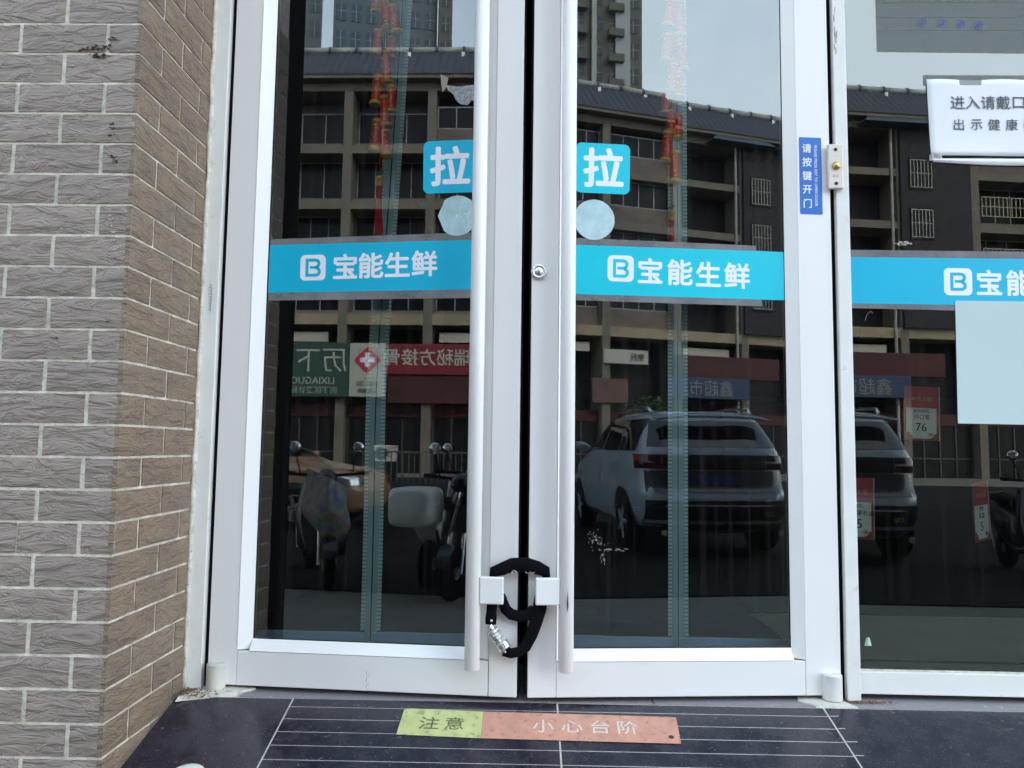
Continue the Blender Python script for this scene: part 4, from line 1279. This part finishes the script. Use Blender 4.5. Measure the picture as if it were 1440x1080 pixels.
        rear_patch('lens', q0, q1, lamps['tail_z'][1] - 0.075, lamps['tail_z'][1] - 0.01, Mred, 0.018, par=tl)
        # side mirror
        my = lamps['mirror_y']
        _, _, _, hwm, _ = interp(prof, belt + 0.02)
        MB().tube([(sd * (hwm - 0.02), my, belt + 0.05), (sd * (hwm + 0.07), my, belt + 0.07), (sd * (hwm + 0.20), my + 0.02, belt + 0.09)], [0.03, 0.07, 0.065], 12, flat=((0, 1, 0), 0.6)).build('side_mirror', paint, t, smooth=True)
        MB().box(min(sd * (x0), sd * x0), 0, 0, 0, 0, 0) if False else None
        hl = lamps.get('head_z')
        if hl:
            a, b = (0.42, interp(prof, hl[0])[3] * .97) if sd > 0 else (-interp(prof, hl[0])[3] * .97, -0.42)
            rear_patch('headlight', a, b, hl[0], hl[1], Mch, 0.01, rear=False)
            side_patch('door_seam', -2.05, -2.042, 0.35, belt, sd, Mb, 0.003)
    return t, rear_patch, side_patch, pt, (Mw, Mb, Mch, Mtl, Mred)

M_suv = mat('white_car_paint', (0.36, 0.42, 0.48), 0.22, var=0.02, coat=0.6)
prof_suv = [(0.26, -0.30, -4.30, 0.78, 6), (0.36, -0.07, -4.46, 0.885, 6), (0.50, -0.01, -4.53, 0.925, 6), (0.66, 0.0, -4.55, 0.935, 6), (0.74, -0.035, -4.55, 0.935, 6.5), (0.80, -0.10, -4.52, 0.935, 6.5),
            (0.98, -0.13, -4.32, 0.925, 6.5), (1.06, -0.12, -3.95, 0.915, 6.5), (1.13, -0.13, -3.55, 0.90, 6.5), (1.20, -0.16, -3.38, 0.875, 6.5), (1.35, -0.28, -3.12, 0.825, 6.5), (1.50, -0.42, -2.80, 0.765, 6), (1.60, -0.50, -2.50, 0.71, 5.5), (1.655, -0.62, -2.2, 0.62, 5), (1.68, -0.95, -1.9, 0.46, 4)]
suv, rp, sp, ptf, (Mw, Mb, Mch, Mtl, Mred) = make_car('parked_car', 'white SUV parked tail-on across the street, mirrored in the right door', prof_suv, M_suv, ((-0.86, -3.62), 0.355),
    (3.22, -6.15, STREET + 0.012), R(3.0),
    dict(side_windows=((-3.05, -2.12, 0.35, 0.02), (-2.04, -1.22, 0.0, 0.0), (-1.16, -0.48, 0.0, -0.10)), tail_x=(0.56, 0.865), tail_z=(0.99, 1.15), mirror_y=-3.05, head_z=(0.80, 0.90)), 1.16, 1.66, (0.76, 1.235, 1.545, 0.10))
rp('tailgate_shade_band', -0.555, 0.555, 0.98, 1.15, Mb, 0.012)  # black band standing in for the dark upper slope of the tailgate
rp('tailgate_shade_panel', -0.80, 0.80, 0.735, 0.972, mat('shaded_car_paint', (0.035, 0.04, 0.045), 0.2, coat=0.3), 0.006)  # tailgate shade painted as a darker copy of the body paint
rp('rear_bumper', -0.80, 0.80, 0.30, 0.645, Mb, 0.014)
rp('chrome_strip', -0.62, 0.62, 0.585, 0.60, Mch, 0.022)
rp('skid_strip', -0.84, 0.84, 0.385, 0.425, mat('silver_trim', (0.30, 0.32, 0.35), 0.35, metal=0.2), 0.024)
rp('number_plate', -0.22, 0.22, 0.82, 0.92, mat('dark_blue_plate', (0.02, 0.05, 0.16), 0.4), 0.018)
o = link('model_badge', text_mesh('·350', 0.075, mat('brass_print', (0.5, 0.42, 0.08), 0.4, metal=0.5), flip=True), suv, loc=(0.55, 0.03, 0.50))
m = MB(); m.grid(lambda u, v: (-0.66 + 1.32 * u, -0.40 + 0.10 * math.sin(PI * u) * 0.4 + 0.18 * v * 1.0 - 0.02, 1.60 + 0.035 * (1 - v) - 0.012 * abs(2 * u - 1) ** 3 * 3), 18, 3)
sp_ = m.build('roof_spoiler', M_suv, suv, smooth=True); sd_ = sp_.modifiers.new('s', 'SOLIDIFY'); sd_.thickness = 0.03
for sd in (-1, 1):
    pts = [(sd * 0.60, -0.62, 1.63), (sd * 0.62, -0.75, 1.70), (sd * 0.63, -1.3, 1.73), (sd * 0.63, -2.1, 1.72), (sd * 0.61, -2.3, 1.66)]
    MB().tube(pts, 0.018, 8).build('roof_rail', Mch, suv, smooth=True)
    MB().tube([(sd * 0.66, -0.02, 0.30), (sd * 0.66, 0.05, 0.30)], 0.035, 10).build('exhaust', Mch, suv)
MB().tube([(0.05, -0.50, 1.52), (0.30, -0.33, 1.33)], 0.008, 6).build('wiper', Mb, suv)

M_orange = mat('orange_car_paint', (0.52, 0.30, 0.17), 0.2, var=0.05, coat=0.6)
prof_hb = [(0.22, -0.20, -4.15, 0.74, 6), (0.32, -0.05, -4.28, 0.85, 6), (0.55, 0.0, -4.33, 0.885, 6), (0.75, -0.03, -4.28, 0.885, 6), (0.84, -0.05, -4.05, 0.88, 6), (0.90, -0.07, -3.65, 0.87, 6), (0.96, -0.10, -3.25, 0.85, 6),
           (1.02, -0.13, -3.08, 0.83, 6), (1.20, -0.30, -2.75, 0.75, 6), (1.36, -0.50, -2.40, 0.68, 5.5), (1.43, -0.75, -2.05, 0.60, 5), (1.455, -1.1, -1.7, 0.42, 4)]
oc, rp2, sp2, _, _m = make_car('parked_car', 'orange hatchback parked beyond the scooters, mirrored in the left door', prof_hb, M_orange, ((-0.80, -3.45), 0.31),
    (-8.05, -9.4, STREET + 0.012), R(90) + R(4), dict(side_windows=((-2.95, -1.75, 0.50, 0.0), (-1.68, -0.75, 0.0, 0.12)), tail_x=(0.52, 0.84), tail_z=(0.78, 0.95), mirror_y=-2.78, head_z=(0.64, 0.76)), 0.97, 1.44, (0.72, 1.04, 1.36, 0.08))

# scooters
def scooter(label, loc, rotz, body, apron=None, top_box=None, mirrors=True, group='electric scooters parked along the kerb'):
    t = thing('electric_scooter', label, 'scooter', loc, (0, 0, rotz), group=group)
    for wx, nm in ((0.62, 'front_wheel'), (-0.55, 'rear_wheel')):
        w = MB(); w.lathe([(0.13, -0.03), (0.185, -0.045), (0.21, -0.02), (0.21, 0.02), (0.185, 0.045), (0.13, 0.03)], (0, 0, 0), 'y', 24)
        wh = w.build('wheel', M_black, t, smooth=True, loc=(wx, 0, 0.21))
        h = MB(); h.lathe([(0.05, -0.04), (0.05, 0.04)], (0, 0, 0), 'y', 14)
        for k in range(5):
            a = 2 * PI * k / 5
            h.tube([(0, 0, 0), (0.135 * math.cos(a), 0, 0.135 * math.sin(a))], 0.014, 6)
        h.build('rim', mat('scooter_rim', (0.4, 0.4, 0.42), 0.3, metal=0.7), wh)
    MB().tube([(0.62, 0.07, 0.21), (0.54, 0.06, 0.52), (0.46, 0.0, 0.86)], 0.016, 8).tube([(0.62, -0.07, 0.21), (0.54, -0.06, 0.52)], 0.016, 8).build('fork', Mch, t)
    # front mudguard
    MB().grid(lambda u, v: (0.62 + 0.235 * math.cos(R(20 + 150 * u)), -0.06 + 0.12 * v, 0.21 + 0.235 * math.sin(R(20 + 150 * u))), 14, 3).build('mudguard', body, t, smooth=True)
    # leg shield: curved panel
    sh = MB().grid(lambda u, v: (0.40 + 0.10 * (1 - v) - 0.13 * abs(2 * u - 1) ** 2 * (0.5 + v) + 0.02, (u - .5) * (0.34 + 0.12 * math.sin(PI * v)), 0.26 + 0.62 * v), 12, 8).build('leg_shield', body, t, smooth=True)
    s_ = sh.modifiers.new('s', 'SOLIDIFY'); s_.thickness = 0.03
    MB().loft([(-0.15, 0.27, 0.12, 0.03), (0.05, 0.25, 0.14, 0.035), (0.42, 0.27, 0.13, 0.035)], 14, pw=4).build('floorboard', body, t, smooth=True)
    MB().loft([(-0.82, 0.62, 0.03, 0.03), (-0.74, 0.60, 0.10, 0.09), (-0.50, 0.52, 0.155, 0.16), (-0.25, 0.46, 0.16, 0.19), (-0.10, 0.40, 0.12, 0.17), (-0.06, 0.36, 0.05, 0.12)], 18, pw=2.6).build('rear_body', body, t, smooth=True)
    MB().loft([(-0.70, 0.74, 0.08, 0.03), (-0.58, 0.745, 0.135, 0.05), (-0.3, 0.72, 0.14, 0.055), (-0.12, 0.70, 0.10, 0.05), (-0.05, 0.69, 0.03, 0.02)], 16, pw=3).build('seat', M_black, t, smooth=True)
    MB().loft([(0.36, 0.92, 0.04, 0.05), (0.44, 0.93, 0.09, 0.08), (0.52, 0.92, 0.08, 0.075), (0.58, 0.90, 0.04, 0.04)], 14).build('headlight', body, t, smooth=True)
    MB().tube([(0.40, -0.36, 0.97), (0.43, -0.2, 0.96), (0.45, 0, 0.95), (0.43, 0.2, 0.96), (0.40, 0.36, 0.97)], 0.013, 8).build('handlebar', M_black, t, smooth=True)
    for sd in (-1, 1):
        MB().tube([(0.40, sd * 0.27, 0.97), (0.395, sd * 0.38, 0.97)], 0.019, 8).build('grip', M_black, t)
        if mirrors:
            mr = MB().tube([(0.43, sd * 0.22, 0.97), (0.42, sd * 0.27, 1.16)], 0.006, 6).build('mirror_stalk', M_black, t)
            MB().lathe([(0.02, -0.008), (0.05, -0.004), (0.05, 0.004), (0.02, 0.008)], (0.42, sd * 0.275, 1.20), 'x', 18).build('mirror', Mch, mr, smooth=True)
    MB().tube([(-0.5, 0.10, 0.30), (-0.55, 0.10, 0.21)], 0.012, 6).tube([(-0.55, 0.12, 0.21), (-0.70, 0.12, 0.52)], 0.014, 6).build('shock', Mch, t)
    MB().tube([(-0.62, -0.09, 0.78), (-0.86, -0.09, 0.79), (-0.86, 0.09, 0.79), (-0.62, 0.09, 0.78)], 0.010, 6).build('rear_rack', Mch, t)
    MB().loft([(-0.83, 0.60, 0.05, 0.03), (-0.80, 0.60, 0.07, 0.04), (-0.77, 0.60, 0.06, 0.04)], 10).build('tail_light', Mred, t)
    if apron:
        def fa(u, v):
            w = 0.11 + 0.11 * math.sin(PI * v * 0.9) - 0.10 * (1 - v) ** 2 - 0.05 * math.sin(v * 11) * 0.4
            return (0.60 + 0.10 * math.sin(PI * v) + 0.03 * math.sin(u * 9 + v * 4) - 0.20 * abs(2 * u - 1) ** 2, (u - .5) * 2 * w, 0.28 + 0.66 * v + 0.16 * (u - .5))
        ap = MB().grid(fa, 18, 14).build('windshield_blanket', apron, t, smooth=True)
    if top_box:
        MB().loft([(-1.02, 0.72, 0.14, 0.12), (-0.99, 0.72, 0.19, 0.16), (-0.72, 0.72, 0.19, 0.16), (-0.69, 0.72, 0.14, 0.12)], 20, pw=5).build('top_box', top_box, t, smooth=True)
    return t
def patch_mat():
    t = NT('patchwork_blanket')
    v = t.coord(scale=(1, 1, 1))
    n_ = t.noise(v, 6.0, 2, 0.5, 0.6)
    c = t.ramp(n_, [(0.34, (0.08, 0.13, 0.22)), (0.44, (0.26, 0.28, 0.30)), (0.50, (0.34, 0.32, 0.20)), (0.58, (0.30, 0.14, 0.09)), (0.66, (0.22, 0.28, 0.33))])
    p = t.n('BsdfPrincipled'); p.inputs['Roughness'].default_value = 0.6
    t.l(c, p.inputs['Base Color']); t.l(p.outputs[0], t.out.inputs[0])
    return t.m
M_blk = mat('scooter_black', (0.015, 0.015, 0.02), 0.25, var=0.1)
M_wsc = mat('scooter_white', (0.80, 0.80, 0.80), 0.3, var=0.04)
M_dred = mat('scooter_dark_red', (0.16, 0.02, 0.02), 0.3, var=0.1)
SZ = STREET + 0.001
scooter('dark scooter with a patchwork windshield blanket, nearest the orange car', (-2.70, -4.75, SZ), R(58), M_blk, patch_mat())
scooter('white scooter with a rear white box, mirrored left of the handles', (-1.47, -5.04, SZ), R(-82), M_wsc, None, M_wsc)
scooter('black scooter standing behind the white scooter', (-1.12, -4.65, SZ), R(100), M_blk)
scooter('black scooter right of the SUV, nearest the shop window', (4.95, -5.9, SZ), R(100), M_blk)
scooter('dark red scooter right of the SUV, farther along the kerb', (5.75, -5.8, SZ), R(80), M_dred)

# apartment block across the street
BZ = -STREET
apt = thing('apartment_building', 'old six-storey apartment block with shops across the street', 'building', (0, -33, STREET), (0, 0, -math.atan(0.15)))
M_fac = mat('stained_concrete', (0.165, 0.145, 0.115), 0.9, var=0.25, scale=0.8, dirt=((0.14, 0.12, 0.10), 1.6, 0.5, 0.72))
M_facd = mat('brown_spandrel', (0.16, 0.13, 0.11), 0.9, var=0.3, scale=0.9)
M_reveal = mat('dark_recess', (0.028, 0.028, 0.032), 0.9, var=0.3)  # recess wall darkened in colour to stand for its shade
M_awin = mat('apartment_glass', (0.012, 0.014, 0.018), 0.25, var=0.3, spec=0.15)
M_wfr = mat('apartment_window_frame', (0.30, 0.31, 0.32), 0.5)
M_roof = mat('slate_roof_tile', (0.045, 0.05, 0.065), 0.6, var=0.3, scale=5)
M_ridge = mat('pale_ridge_tile', (0.34, 0.35, 0.32), 0.6, var=0.2, scale=3)
M_rend = mat('blue_ridge_cap', (0.03, 0.05, 0.12), 0.5)
U0, U1 = -33.45, 37.29
cols = [-13.8 + 3.93 * k for k in range(-5, 14)]
MB().box(U0, U1, -10, -1.5, 0, 17.4).build('wall', M_reveal, apt)
floors = [(7.0, 0.50), (9.75, 0.34), (12.35, 0.38), (15.0, 0.36)]
for zc, h in floors:
    MB().box(U0, U1, -1.499, 0.06, zc - h / 2, zc + h / 2).build('floor_beam', mat('sunlit_beam_render', (0.32, 0.26, 0.17), 0.9, var=0.25, scale=0.8, dirt=((0.14, 0.10, 0.07), 1.6, 0.5, 0.75)) if zc < 8 else M_fac, apt)  # lowest beam's sunlight is put into its paler, warmer colour
for a_, b_, d_ in ((U0, 2.99, 0.0), (3.0, 13.39, -0.35), (13.4, U1, -0.65)):
    MB().box(a_, b_, -1.498, 0.55, 18.225 + d_, 18.40 + d_).build('eave', M_fac, apt)
    MB().box(a_, b_, -1.497, 0.06, 17.82 + d_, 18.22 + d_).build('floor_beam', M_fac, apt)
cm = MB().box(-0.21, 0.21, -1.49, 0.0, 0, 17.35).mesh('column', M_fac)
for c in cols:
    link('column', cm, apt, loc=(c, 0.075, 0)).scale = (1, 1, (18.15 + (0.0 if c < 3 else -0.35 if c < 13.4 else -0.65)) / 17.35)
def bay_mesh(w, h, nm, mull, sill):
    f = MB()
    f.box(-w / 2, w / 2, -0.05, 0.0, sill - 0.05, sill); f.box(-w / 2, w / 2, -0.05, 0.0, h - 0.06, h)
    for k in range(mull + 1):
        x = -w / 2 + (w - 0.05) * k / mull
        f.box(x, x + 0.05, -0.045, 0.005, sill, h - 0.06)
    return f.mesh('window', M_wfr)
WMS = {}
def bay(c0, z0, z1, kind, r_):
    w = 3.93 - 0.42; h = z1 - z0
    cx = c0 + 3.93 / 2
    if kind == 0:      # glazed balcony with brown spandrel
        key = ('g', round(h, 2), r_.choice((4, 5)))
        sill = 1.0
    else:              # open recess with full height window
        key = ('o', round(h, 2), r_.choice((3, 4)))
        sill = 0.25
    if key not in WMS:
        WMS[key] = (bay_mesh(w - 0.02, h - 0.02, 'window', key[2], sill), MB().box(-w / 2 + .02, w / 2 - .02, -0.04, -0.02, sill, h - 0.06).mesh('pane', M_awin),
                    MB().box(-w / 2, w / 2, -0.12, 0.03, 0.0, sill - 0.051).mesh('spandrel', M_facd if kind == 0 else M_fac))
    wm, pm, sm = WMS[key]
    y = -0.35 if kind == 0 else -1.1
    o = link('window', wm, apt, loc=(cx, y, z0 + 0.01))
    link('pane', pm, o)
    link('spandrel', sm, apt, loc=(cx, y if kind == 0 else -0.25, z0 + 0.01))
    if kind == 2:      # security cage
        if 'cage' not in WMS:
            g = MB()
            for k in range(15): g.box(-1.6 + 3.2 * k / 14, -1.6 + 3.2 * k / 14 + 0.03, 0.0, 0.03, 0.35, 1.35)
            for zz in (0.35, 0.85, 1.33): g.box(-1.6, 1.63, -0.005, 0.035, zz, zz + 0.035)
            WMS['cage'] = g.mesh('window_grille', mat('yellowed_steel', (0.45, 0.40, 0.26), 0.6))
        link('window_grille', WMS['cage'], apt, loc=(cx, 0.02, z0 + 0.1))
ra = random.Random(11)
levels = [(7.25, 9.58), (9.92, 12.16), (12.54, 14.82), (15.18, 17.25)]
for ci, c in enumerate(cols[:-1]):
    if 13.0 < c < 14.5:      # dark stair recess with downpipe
        MB().tube([(c + 3.45, 0.1, 0), (c + 3.45, 0.1, 18.2)], 0.07, 8).build('downpipe', M_ridge, apt)
        continue
    for li, (z0, z1) in enumerate(levels):
        if c > 17:
            k = 2 if (li in (1, 2) and c > 20) else 0
        elif c > 5: k = 0
        elif -14.5 < c < -13: k = 1
        else: k = ra.choice((0, 1, 1))
        bay(c, z0, z1, k, ra)
# projecting block with small barred windows
MB().box(17.55, 21.2, -1.0, 0.25, 7.25, 17.2).build('stair_tower', M_reveal, apt)
sgm = MB()
for k in range(7): sgm.box(-0.55 + 1.1 * k / 6, -0.55 + 1.1 * k / 6 + 0.03, 0, 0.03, 0, 1.4)
for zz in (0, 0.7, 1.37): sgm.box(-0.55, 0.58, 0, 0.035, zz, zz + 0.03)
sgm = sgm.mesh('window_grille', mat('pale_bars', (0.42, 0.42, 0.36), 0.6))
for zz in (14.2, 11.7, 8.6):
    w_ = MB().box(17.95, 19.2, 0.2505, 0.29, zz - 0.1, zz + 1.5).build('window', M_awin, apt)
    link('window_grille', sgm, w_, loc=(18.56, 0.30, zz))
# roof: sloping tiles, ridge of round tiles with caps
def dz(u): return 0.0 if u < 3 else (-0.35 if u < 13.4 else -0.65)
m = MB()
u = U0
while u < U1:
    d_ = dz(u)
    m.add([(u, 0.60, 18.40 + d_), (u + 0.36, 0.60, 18.40 + d_), (u + 0.36, -1.2, 20.35 + d_), (u, -1.2, 20.35 + d_), (u + 0.18, 0.60, 18.52 + d_), (u + 0.18, -1.2, 20.47 + d_)],
          [(0, 4, 5, 3), (4, 1, 2, 5), (0, 1, 4)])
    u += 0.36
m.build('roof', M_roof, apt)
for a_, b_, d_ in ((U0, 2.99, 0.0), (3.0, 13.39, -0.35), (13.4, U1, -0.65)):
    MB().box(a_, b_, -8, -1.25, 17.0, 20.2 + d_).build('roof_back', M_roof, apt)
u = U0
k = 0
while u < U1:
    L_ = 1.31
    step = dz(u) if True else 0.0 if (u < 13.2 or int((u - 13.2) / 3.93) % 2 == 0) else 0.06
    o = MB().tube([(u + 0.02, -1.2, 20.44 + step), (u + L_ - 0.02, -1.2, 20.44 + step)], 0.17, 12).build('ridge_tile', M_ridge, apt, smooth=True)
    MB().tube([(u - 0.05, -1.2, 20.44 + step), (u + 0.05, -1.2, 20.44 + step)], 0.21, 12).build('ridge_cap', M_rend, o)
    if k % 2 and u > -12:
        MB().box(u - 0.08, u + 0.08, -0.9, -0.84, 19.75 + step, 20.2 + step).build('clip', M_letter, o)
    u += L_; k += 1
for uc in (17.3, 21.3, 25.2):      # little hipped dormer gables
    MB().add([(uc - 1.9, 0.9, 17.2), (uc + 1.9, 0.9, 17.2), (uc, -1.15, 19.25), (uc - 1.9, -1.15, 17.2), (uc + 1.9, -1.15, 17.2)], [(0, 1, 2), (0, 2, 3), (1, 4, 2), (3, 2, 4), (0, 3, 4, 1)]).build('dormer_roof', mat('slate_blue_tile', (0.05, 0.075, 0.10), 0.5), apt)
# ground floor: awning slab, shopfront panes
M_redf = mat('maroon_fascia', (0.055, 0.010, 0.010), 0.7, var=0.3, scale=0.6)
M_shop = mat('dark_shopfront', (0.012, 0.013, 0.014), 0.3, var=0.4, spec=0.15)
for ci, c in enumerate(cols[:-1]):
    f = MB().box(c + 0.21, c + 3.72, -0.6, -0.45, 0.0, 3.0).build('shopfront', M_shop, apt)
    MB().box(c + 0.22, c + 3.70, -0.449, -0.35, 2.55, 3.1).build('fascia', M_redf, apt)
    fm = MB()
    for k in range(5): fm.box(c + 0.25 + 3.36 * k / 4, c + 0.33 + 3.36 * k / 4, -0.448, -0.40, 0.0, 2.54)
    fm.box(c + 0.25, c + 3.69, -0.448, -0.41, 0.9, 0.98)
    fm.build('shop_frame', mat('shop_frame_metal', (0.05, 0.047, 0.045), 0.5), f)
    if ci % 2 == 0:
        MB().box(c + 0.5, c + 3.2, -0.44, -0.3, 6.0, 6.45).build('awning_box', mat('pale_awning', (0.5, 0.46, 0.38), 0.8), apt)

aw = apt.matrix_basis
def street_sign(name, label, u0, u1, z0, z1, col, texts, y=0.35, thick=0.16, cat='shop sign'):
    c = Vector(((u0 + u1) / 2, y, (z0 + z1) / 2 + BZ))
    wp = (Matrix.Translation((0, -33, STREET)) @ Matrix.Rotation(-math.atan(0.15), 4, 'Z')) @ c
    t = thing(name, label, cat, wp, (0, 0, -math.atan(0.15)))
    w, h = (u1 - u0) / 2, (z1 - z0) / 2
    MB().box(-w, w, -thick, 0.0, -h, h).build('board', col, t, bevel=0.02)
    for body, size, mt_, x, z, b in texts:
        link('lettering', text_mesh(body, size, mt_, bold=b, thick=0.01, flip=True), t, loc=(x, 0.012, z))
    return t
M_sgreen = mat('green_sign', (0.02, 0.07, 0.05), 0.5, var=0.08)
M_swhite = mat('white_sign_box', (0.42, 0.42, 0.36), 0.5)
M_sred = mat('red_sign', (0.20, 0.012, 0.018), 0.5, var=0.1)
M_sblue = mat('blue_sign', (0.010, 0.03, 0.085), 0.5)
M_stext = mat('cream_sign_letters', (0.46, 0.46, 0.40), 0.5)
M_crossred = mat('crimson_cross', (0.50, 0.03, 0.05), 0.5)
street_sign('green_sign', 'green clinic signboard with white lettering, mirrored in the left door', -19.2, -13.36, 2.85, 5.32, M_sgreen,
            [('历下国泰', 1.20, M_stext, 0.45, 0.45, 0.0), ('LIXIAGUOTAI', 0.44, M_stext, 0.95, -0.50, 0.01), ('历下区卫计局监制', 0.36, M_stext, 1.00, -0.93, 0.0)])
ws = street_sign('clinic_sign', 'cream sign box with a red diamond and white cross', -13.33, -11.70, 2.87, 5.30, M_swhite,
            [('3061-225', 0.26, M_ink, 0, -0.62, 0.01), ('卫生服务', 0.22, M_ink, 0, -0.95, 0.0)], y=0.36)
flat = [(0.62, 0), (0.30, 0.32), (0, 0.60), (-0.30, 0.32), (-0.62, 0), (-0.30, -0.32), (0, -0.60), (0.30, -0.32)]
MB().prism([(x, z + 0.45) for x, z in flat], 0.005, 0.03).build('red_diamond', M_crossred, ws)
MB().box(-0.11, 0.11, 0.031, 0.045, 0.12, 0.78).build('white_cross', M_letter, ws)
MB().box(-0.33, -0.112, 0.031, 0.044, 0.34, 0.56).box(0.112, 0.33, 0.031, 0.044, 0.34, 0.56).build('white_cross_arm', M_letter, ws)
street_sign('red_sign', 'long red signboard with cream brush lettering, mirrored in the left door', -11.68, -5.6, 3.9, 5.28, M_sred,
            [('和瑞秘方接骨', 0.80, M_stext, -0.75, 0.10, 0.012), ('（中）', 0.26, M_stext, 2.2, -0.50, 0.0)], y=0.34)
street_sign('red_fascia', 'plain maroon shop fascia under the red signboard', -11.6, -5.2, 2.6, 3.88, M_redf, [], y=0.25)
street_sign('blue_sign', 'blue supermarket sign, mirrored above the SUV roof', 12.9, 17.6, 3.25, 4.30, M_sblue, [('鑫超市', 0.86, mat('dim_sign_letters', (0.20, 0.21, 0.20), 0.6), 0.1, 0.0, 0.0)], y=0.5)
street_sign('red_banner', 'dark red banner above the blue supermarket sign', 13.4, 19.6, 4.32, 5.45, M_redf, [], y=0.2)
street_sign('white_sign', 'small cream sign with dark squiggles above the SUV', 9.6, 12.0, 4.85, 5.55, M_swhite, [('便民', 0.4, M_ink, 0.6, 0.0, 0.0)], y=0.2)
street_sign('pink_banner', 'faded pink poster below the small cream sign', 9.0, 10.9, 2.9, 4.1, mat('faded_pink', (0.12, 0.065, 0.055), 0.7, var=0.3, scale=2), [], y=0.2)
# air conditioner and railing
ac = thing('air_conditioner', 'outdoor air conditioner unit on the far shopfront', 'air conditioner', (-9.35, -25.2, 0.40), (0, 0, 0))
MB().box(-0.42, 0.42, -0.16, 0.16, -0.3, 0.3).build('case', mat('beige_case', (0.5, 0.46, 0.38), 0.5), ac, bevel=0.02)
MB().lathe([(0.23, 0.0), (0.23, 0.02), (0.06, 0.03)], (-0.1, 0.162, 0), 'y', 24).build('fan_grille', M_shop, ac)
MB().box(-0.4, 0.4, -0.14, 0.14, -0.95, -0.302).build('stand', M_shop, ac)
M_rail = mat('dull_rail_steel', (0.10, 0.095, 0.09), 0.6)
rl = thing('railing', 'steel railing on the far pavement beyond the scooters', 'railing', (-7.4, -22.5, STREET))
for k in range(19):
    MB().box(-1.8 + 0.2 * k, -1.8 + 0.2 * k + 0.03, 0, 0.03, 0.0, 1.0).build('baluster', M_rail, rl)
MB().box(-1.85, 1.9, -0.01, 0.04, 1.0, 1.06).build('top_rail', M_rail, rl)
# shrub beyond the SUV
def shrub(label, loc, R_, n, seed):
    t = thing('shrub', label, 'shrub', loc)
    r_ = random.Random(seed)
    m = MB()
    for k in range(6):
        a = r_.uniform(0, 2 * PI)
        m.tube([(0, 0, 0), (0.3 * R_ * math.cos(a), 0.3 * R_ * math.sin(a), 1.0), (0.7 * R_ * math.cos(a), 0.7 * R_ * math.sin(a), 1.9)], [0.04, 0.03, 0.01], 6)
    m.build('stem', mat('bark', (0.12, 0.09, 0.06), 0.9), t)
    m = MB()
    for k in range(n):
        a = r_.uniform(0, 2 * PI); b = r_.uniform(-0.9, 1.3); q_ = R_ * r_.uniform(0.4, 1.0)
        c = Vector((q_ * math.cos(a) * math.cos(b), q_ * math.sin(a) * math.cos(b), 1.9 + 0.9 * q_ * math.sin(b)))
        s_ = r_.uniform(0.05, 0.10)
        vs = [c + Vector((r_.uniform(-1, 1), r_.uniform(-1, 1), r_.uniform(-1, 1))) * s_ for _ in range(3)]
        m.add(vs, [(0, 1, 2)])
    m.build('foliage', mat('dark_foliage', (0.05, 0.08, 0.03), 0.7, var=0.5, scale=3), t)
shrub('leafy shrub standing beyond the SUV roof', (6.9, -19.5, STREET), 1.0, 1600, 4)

# towers far behind
def tower(label, x0, x1, y0, y1, h, wallm, glassm, nc, fh, balc, rotz=0.0, dark=False):
    t = thing('tower_block', label, 'building', ((x0 + x1) / 2, (y0 + y1) / 2, STREET), (0, 0, rotz))
    w = (x1 - x0) / 2; d = abs(y1 - y0) / 2
    MB().box(-w, w, -d, d, 0, h).build('wall', wallm, t)
    nf_ = int(h / fh)
    cw = 2 * w / nc
    wm = MB().box(-cw * 0.32, cw * 0.32, -0.05, 0.06, 0.9, fh - 0.35).mesh('window', glassm)
    bm_ = MB().box(-cw * 0.42, cw * 0.42, 0.05, 0.9, 0.0, 0.9).mesh('balcony', wallm)
    fm = MB(); fm.box(-0.03, 0.03, 0.05, 0.10, 0.9, fh - 0.35); fm.box(-cw * .32, cw * .32, 0.05, 0.095, fh * .62, fh * .62 + 0.05)
    fm = fm.mesh('frame', M_wfr)
    for f in range(max(0, int(12 / fh)), nf_):
        for c in range(nc):
            x = -w + cw * (c + .5)
            o = link('window', wm, t, loc=(x, d, f * fh))
            link('frame', fm, o)
            if balc and c % 2 == 0:
                link('balcony', bm_, t, loc=(x, d + 0.001, f * fh))
    return t
M_tw1 = mat('olive_grey_tower', (0.12, 0.12, 0.10), 0.9, var=0.15, scale=0.3)
M_tw1g = mat('tower_window', (0.03, 0.04, 0.045), 0.15, var=0.3)
M_tw2 = mat('blue_grey_tower', (0.03, 0.065, 0.090), 0.4, var=0.15, scale=0.3)
M_tw2g = mat('blue_tower_glass', (0.02, 0.06, 0.09), 0.12, var=0.3)
tC = tower('grey residential tower with balconies, mirrored top left of the right door', 13.5, 26.4, -92, -80, 84, M_tw1, M_tw1g, 6, 3.0, True)
MB().box(3.2, 4.9, 6.01, 6.5, 0, 84).build('pale_pilaster', mat('pale_cladding', (0.34, 0.36, 0.36), 0.7), tC)
MB().box(0.4, 0.9, 6.01, 6.6, 0, 84).build('downpipe', M_ridge, tC)
tower('dark glass tower, mirrored behind the left garland', -37.4, -25.4, -86, -80, 90, M_tw2, M_tw2g, 7, 3.3, False, R(-21))
tower('narrow blue glass tower at the far left of the mirrored skyline', -47.5, -39.6, -84, -80, 88, M_tw2, M_tw2g, 5, 3.1, False, R(-24))
tower('slim dark tower right of the dark glass tower', -24.4, -22.9, -84, -80, 82, M_tw1, M_tw1g, 1, 3.0, False, R(-18))
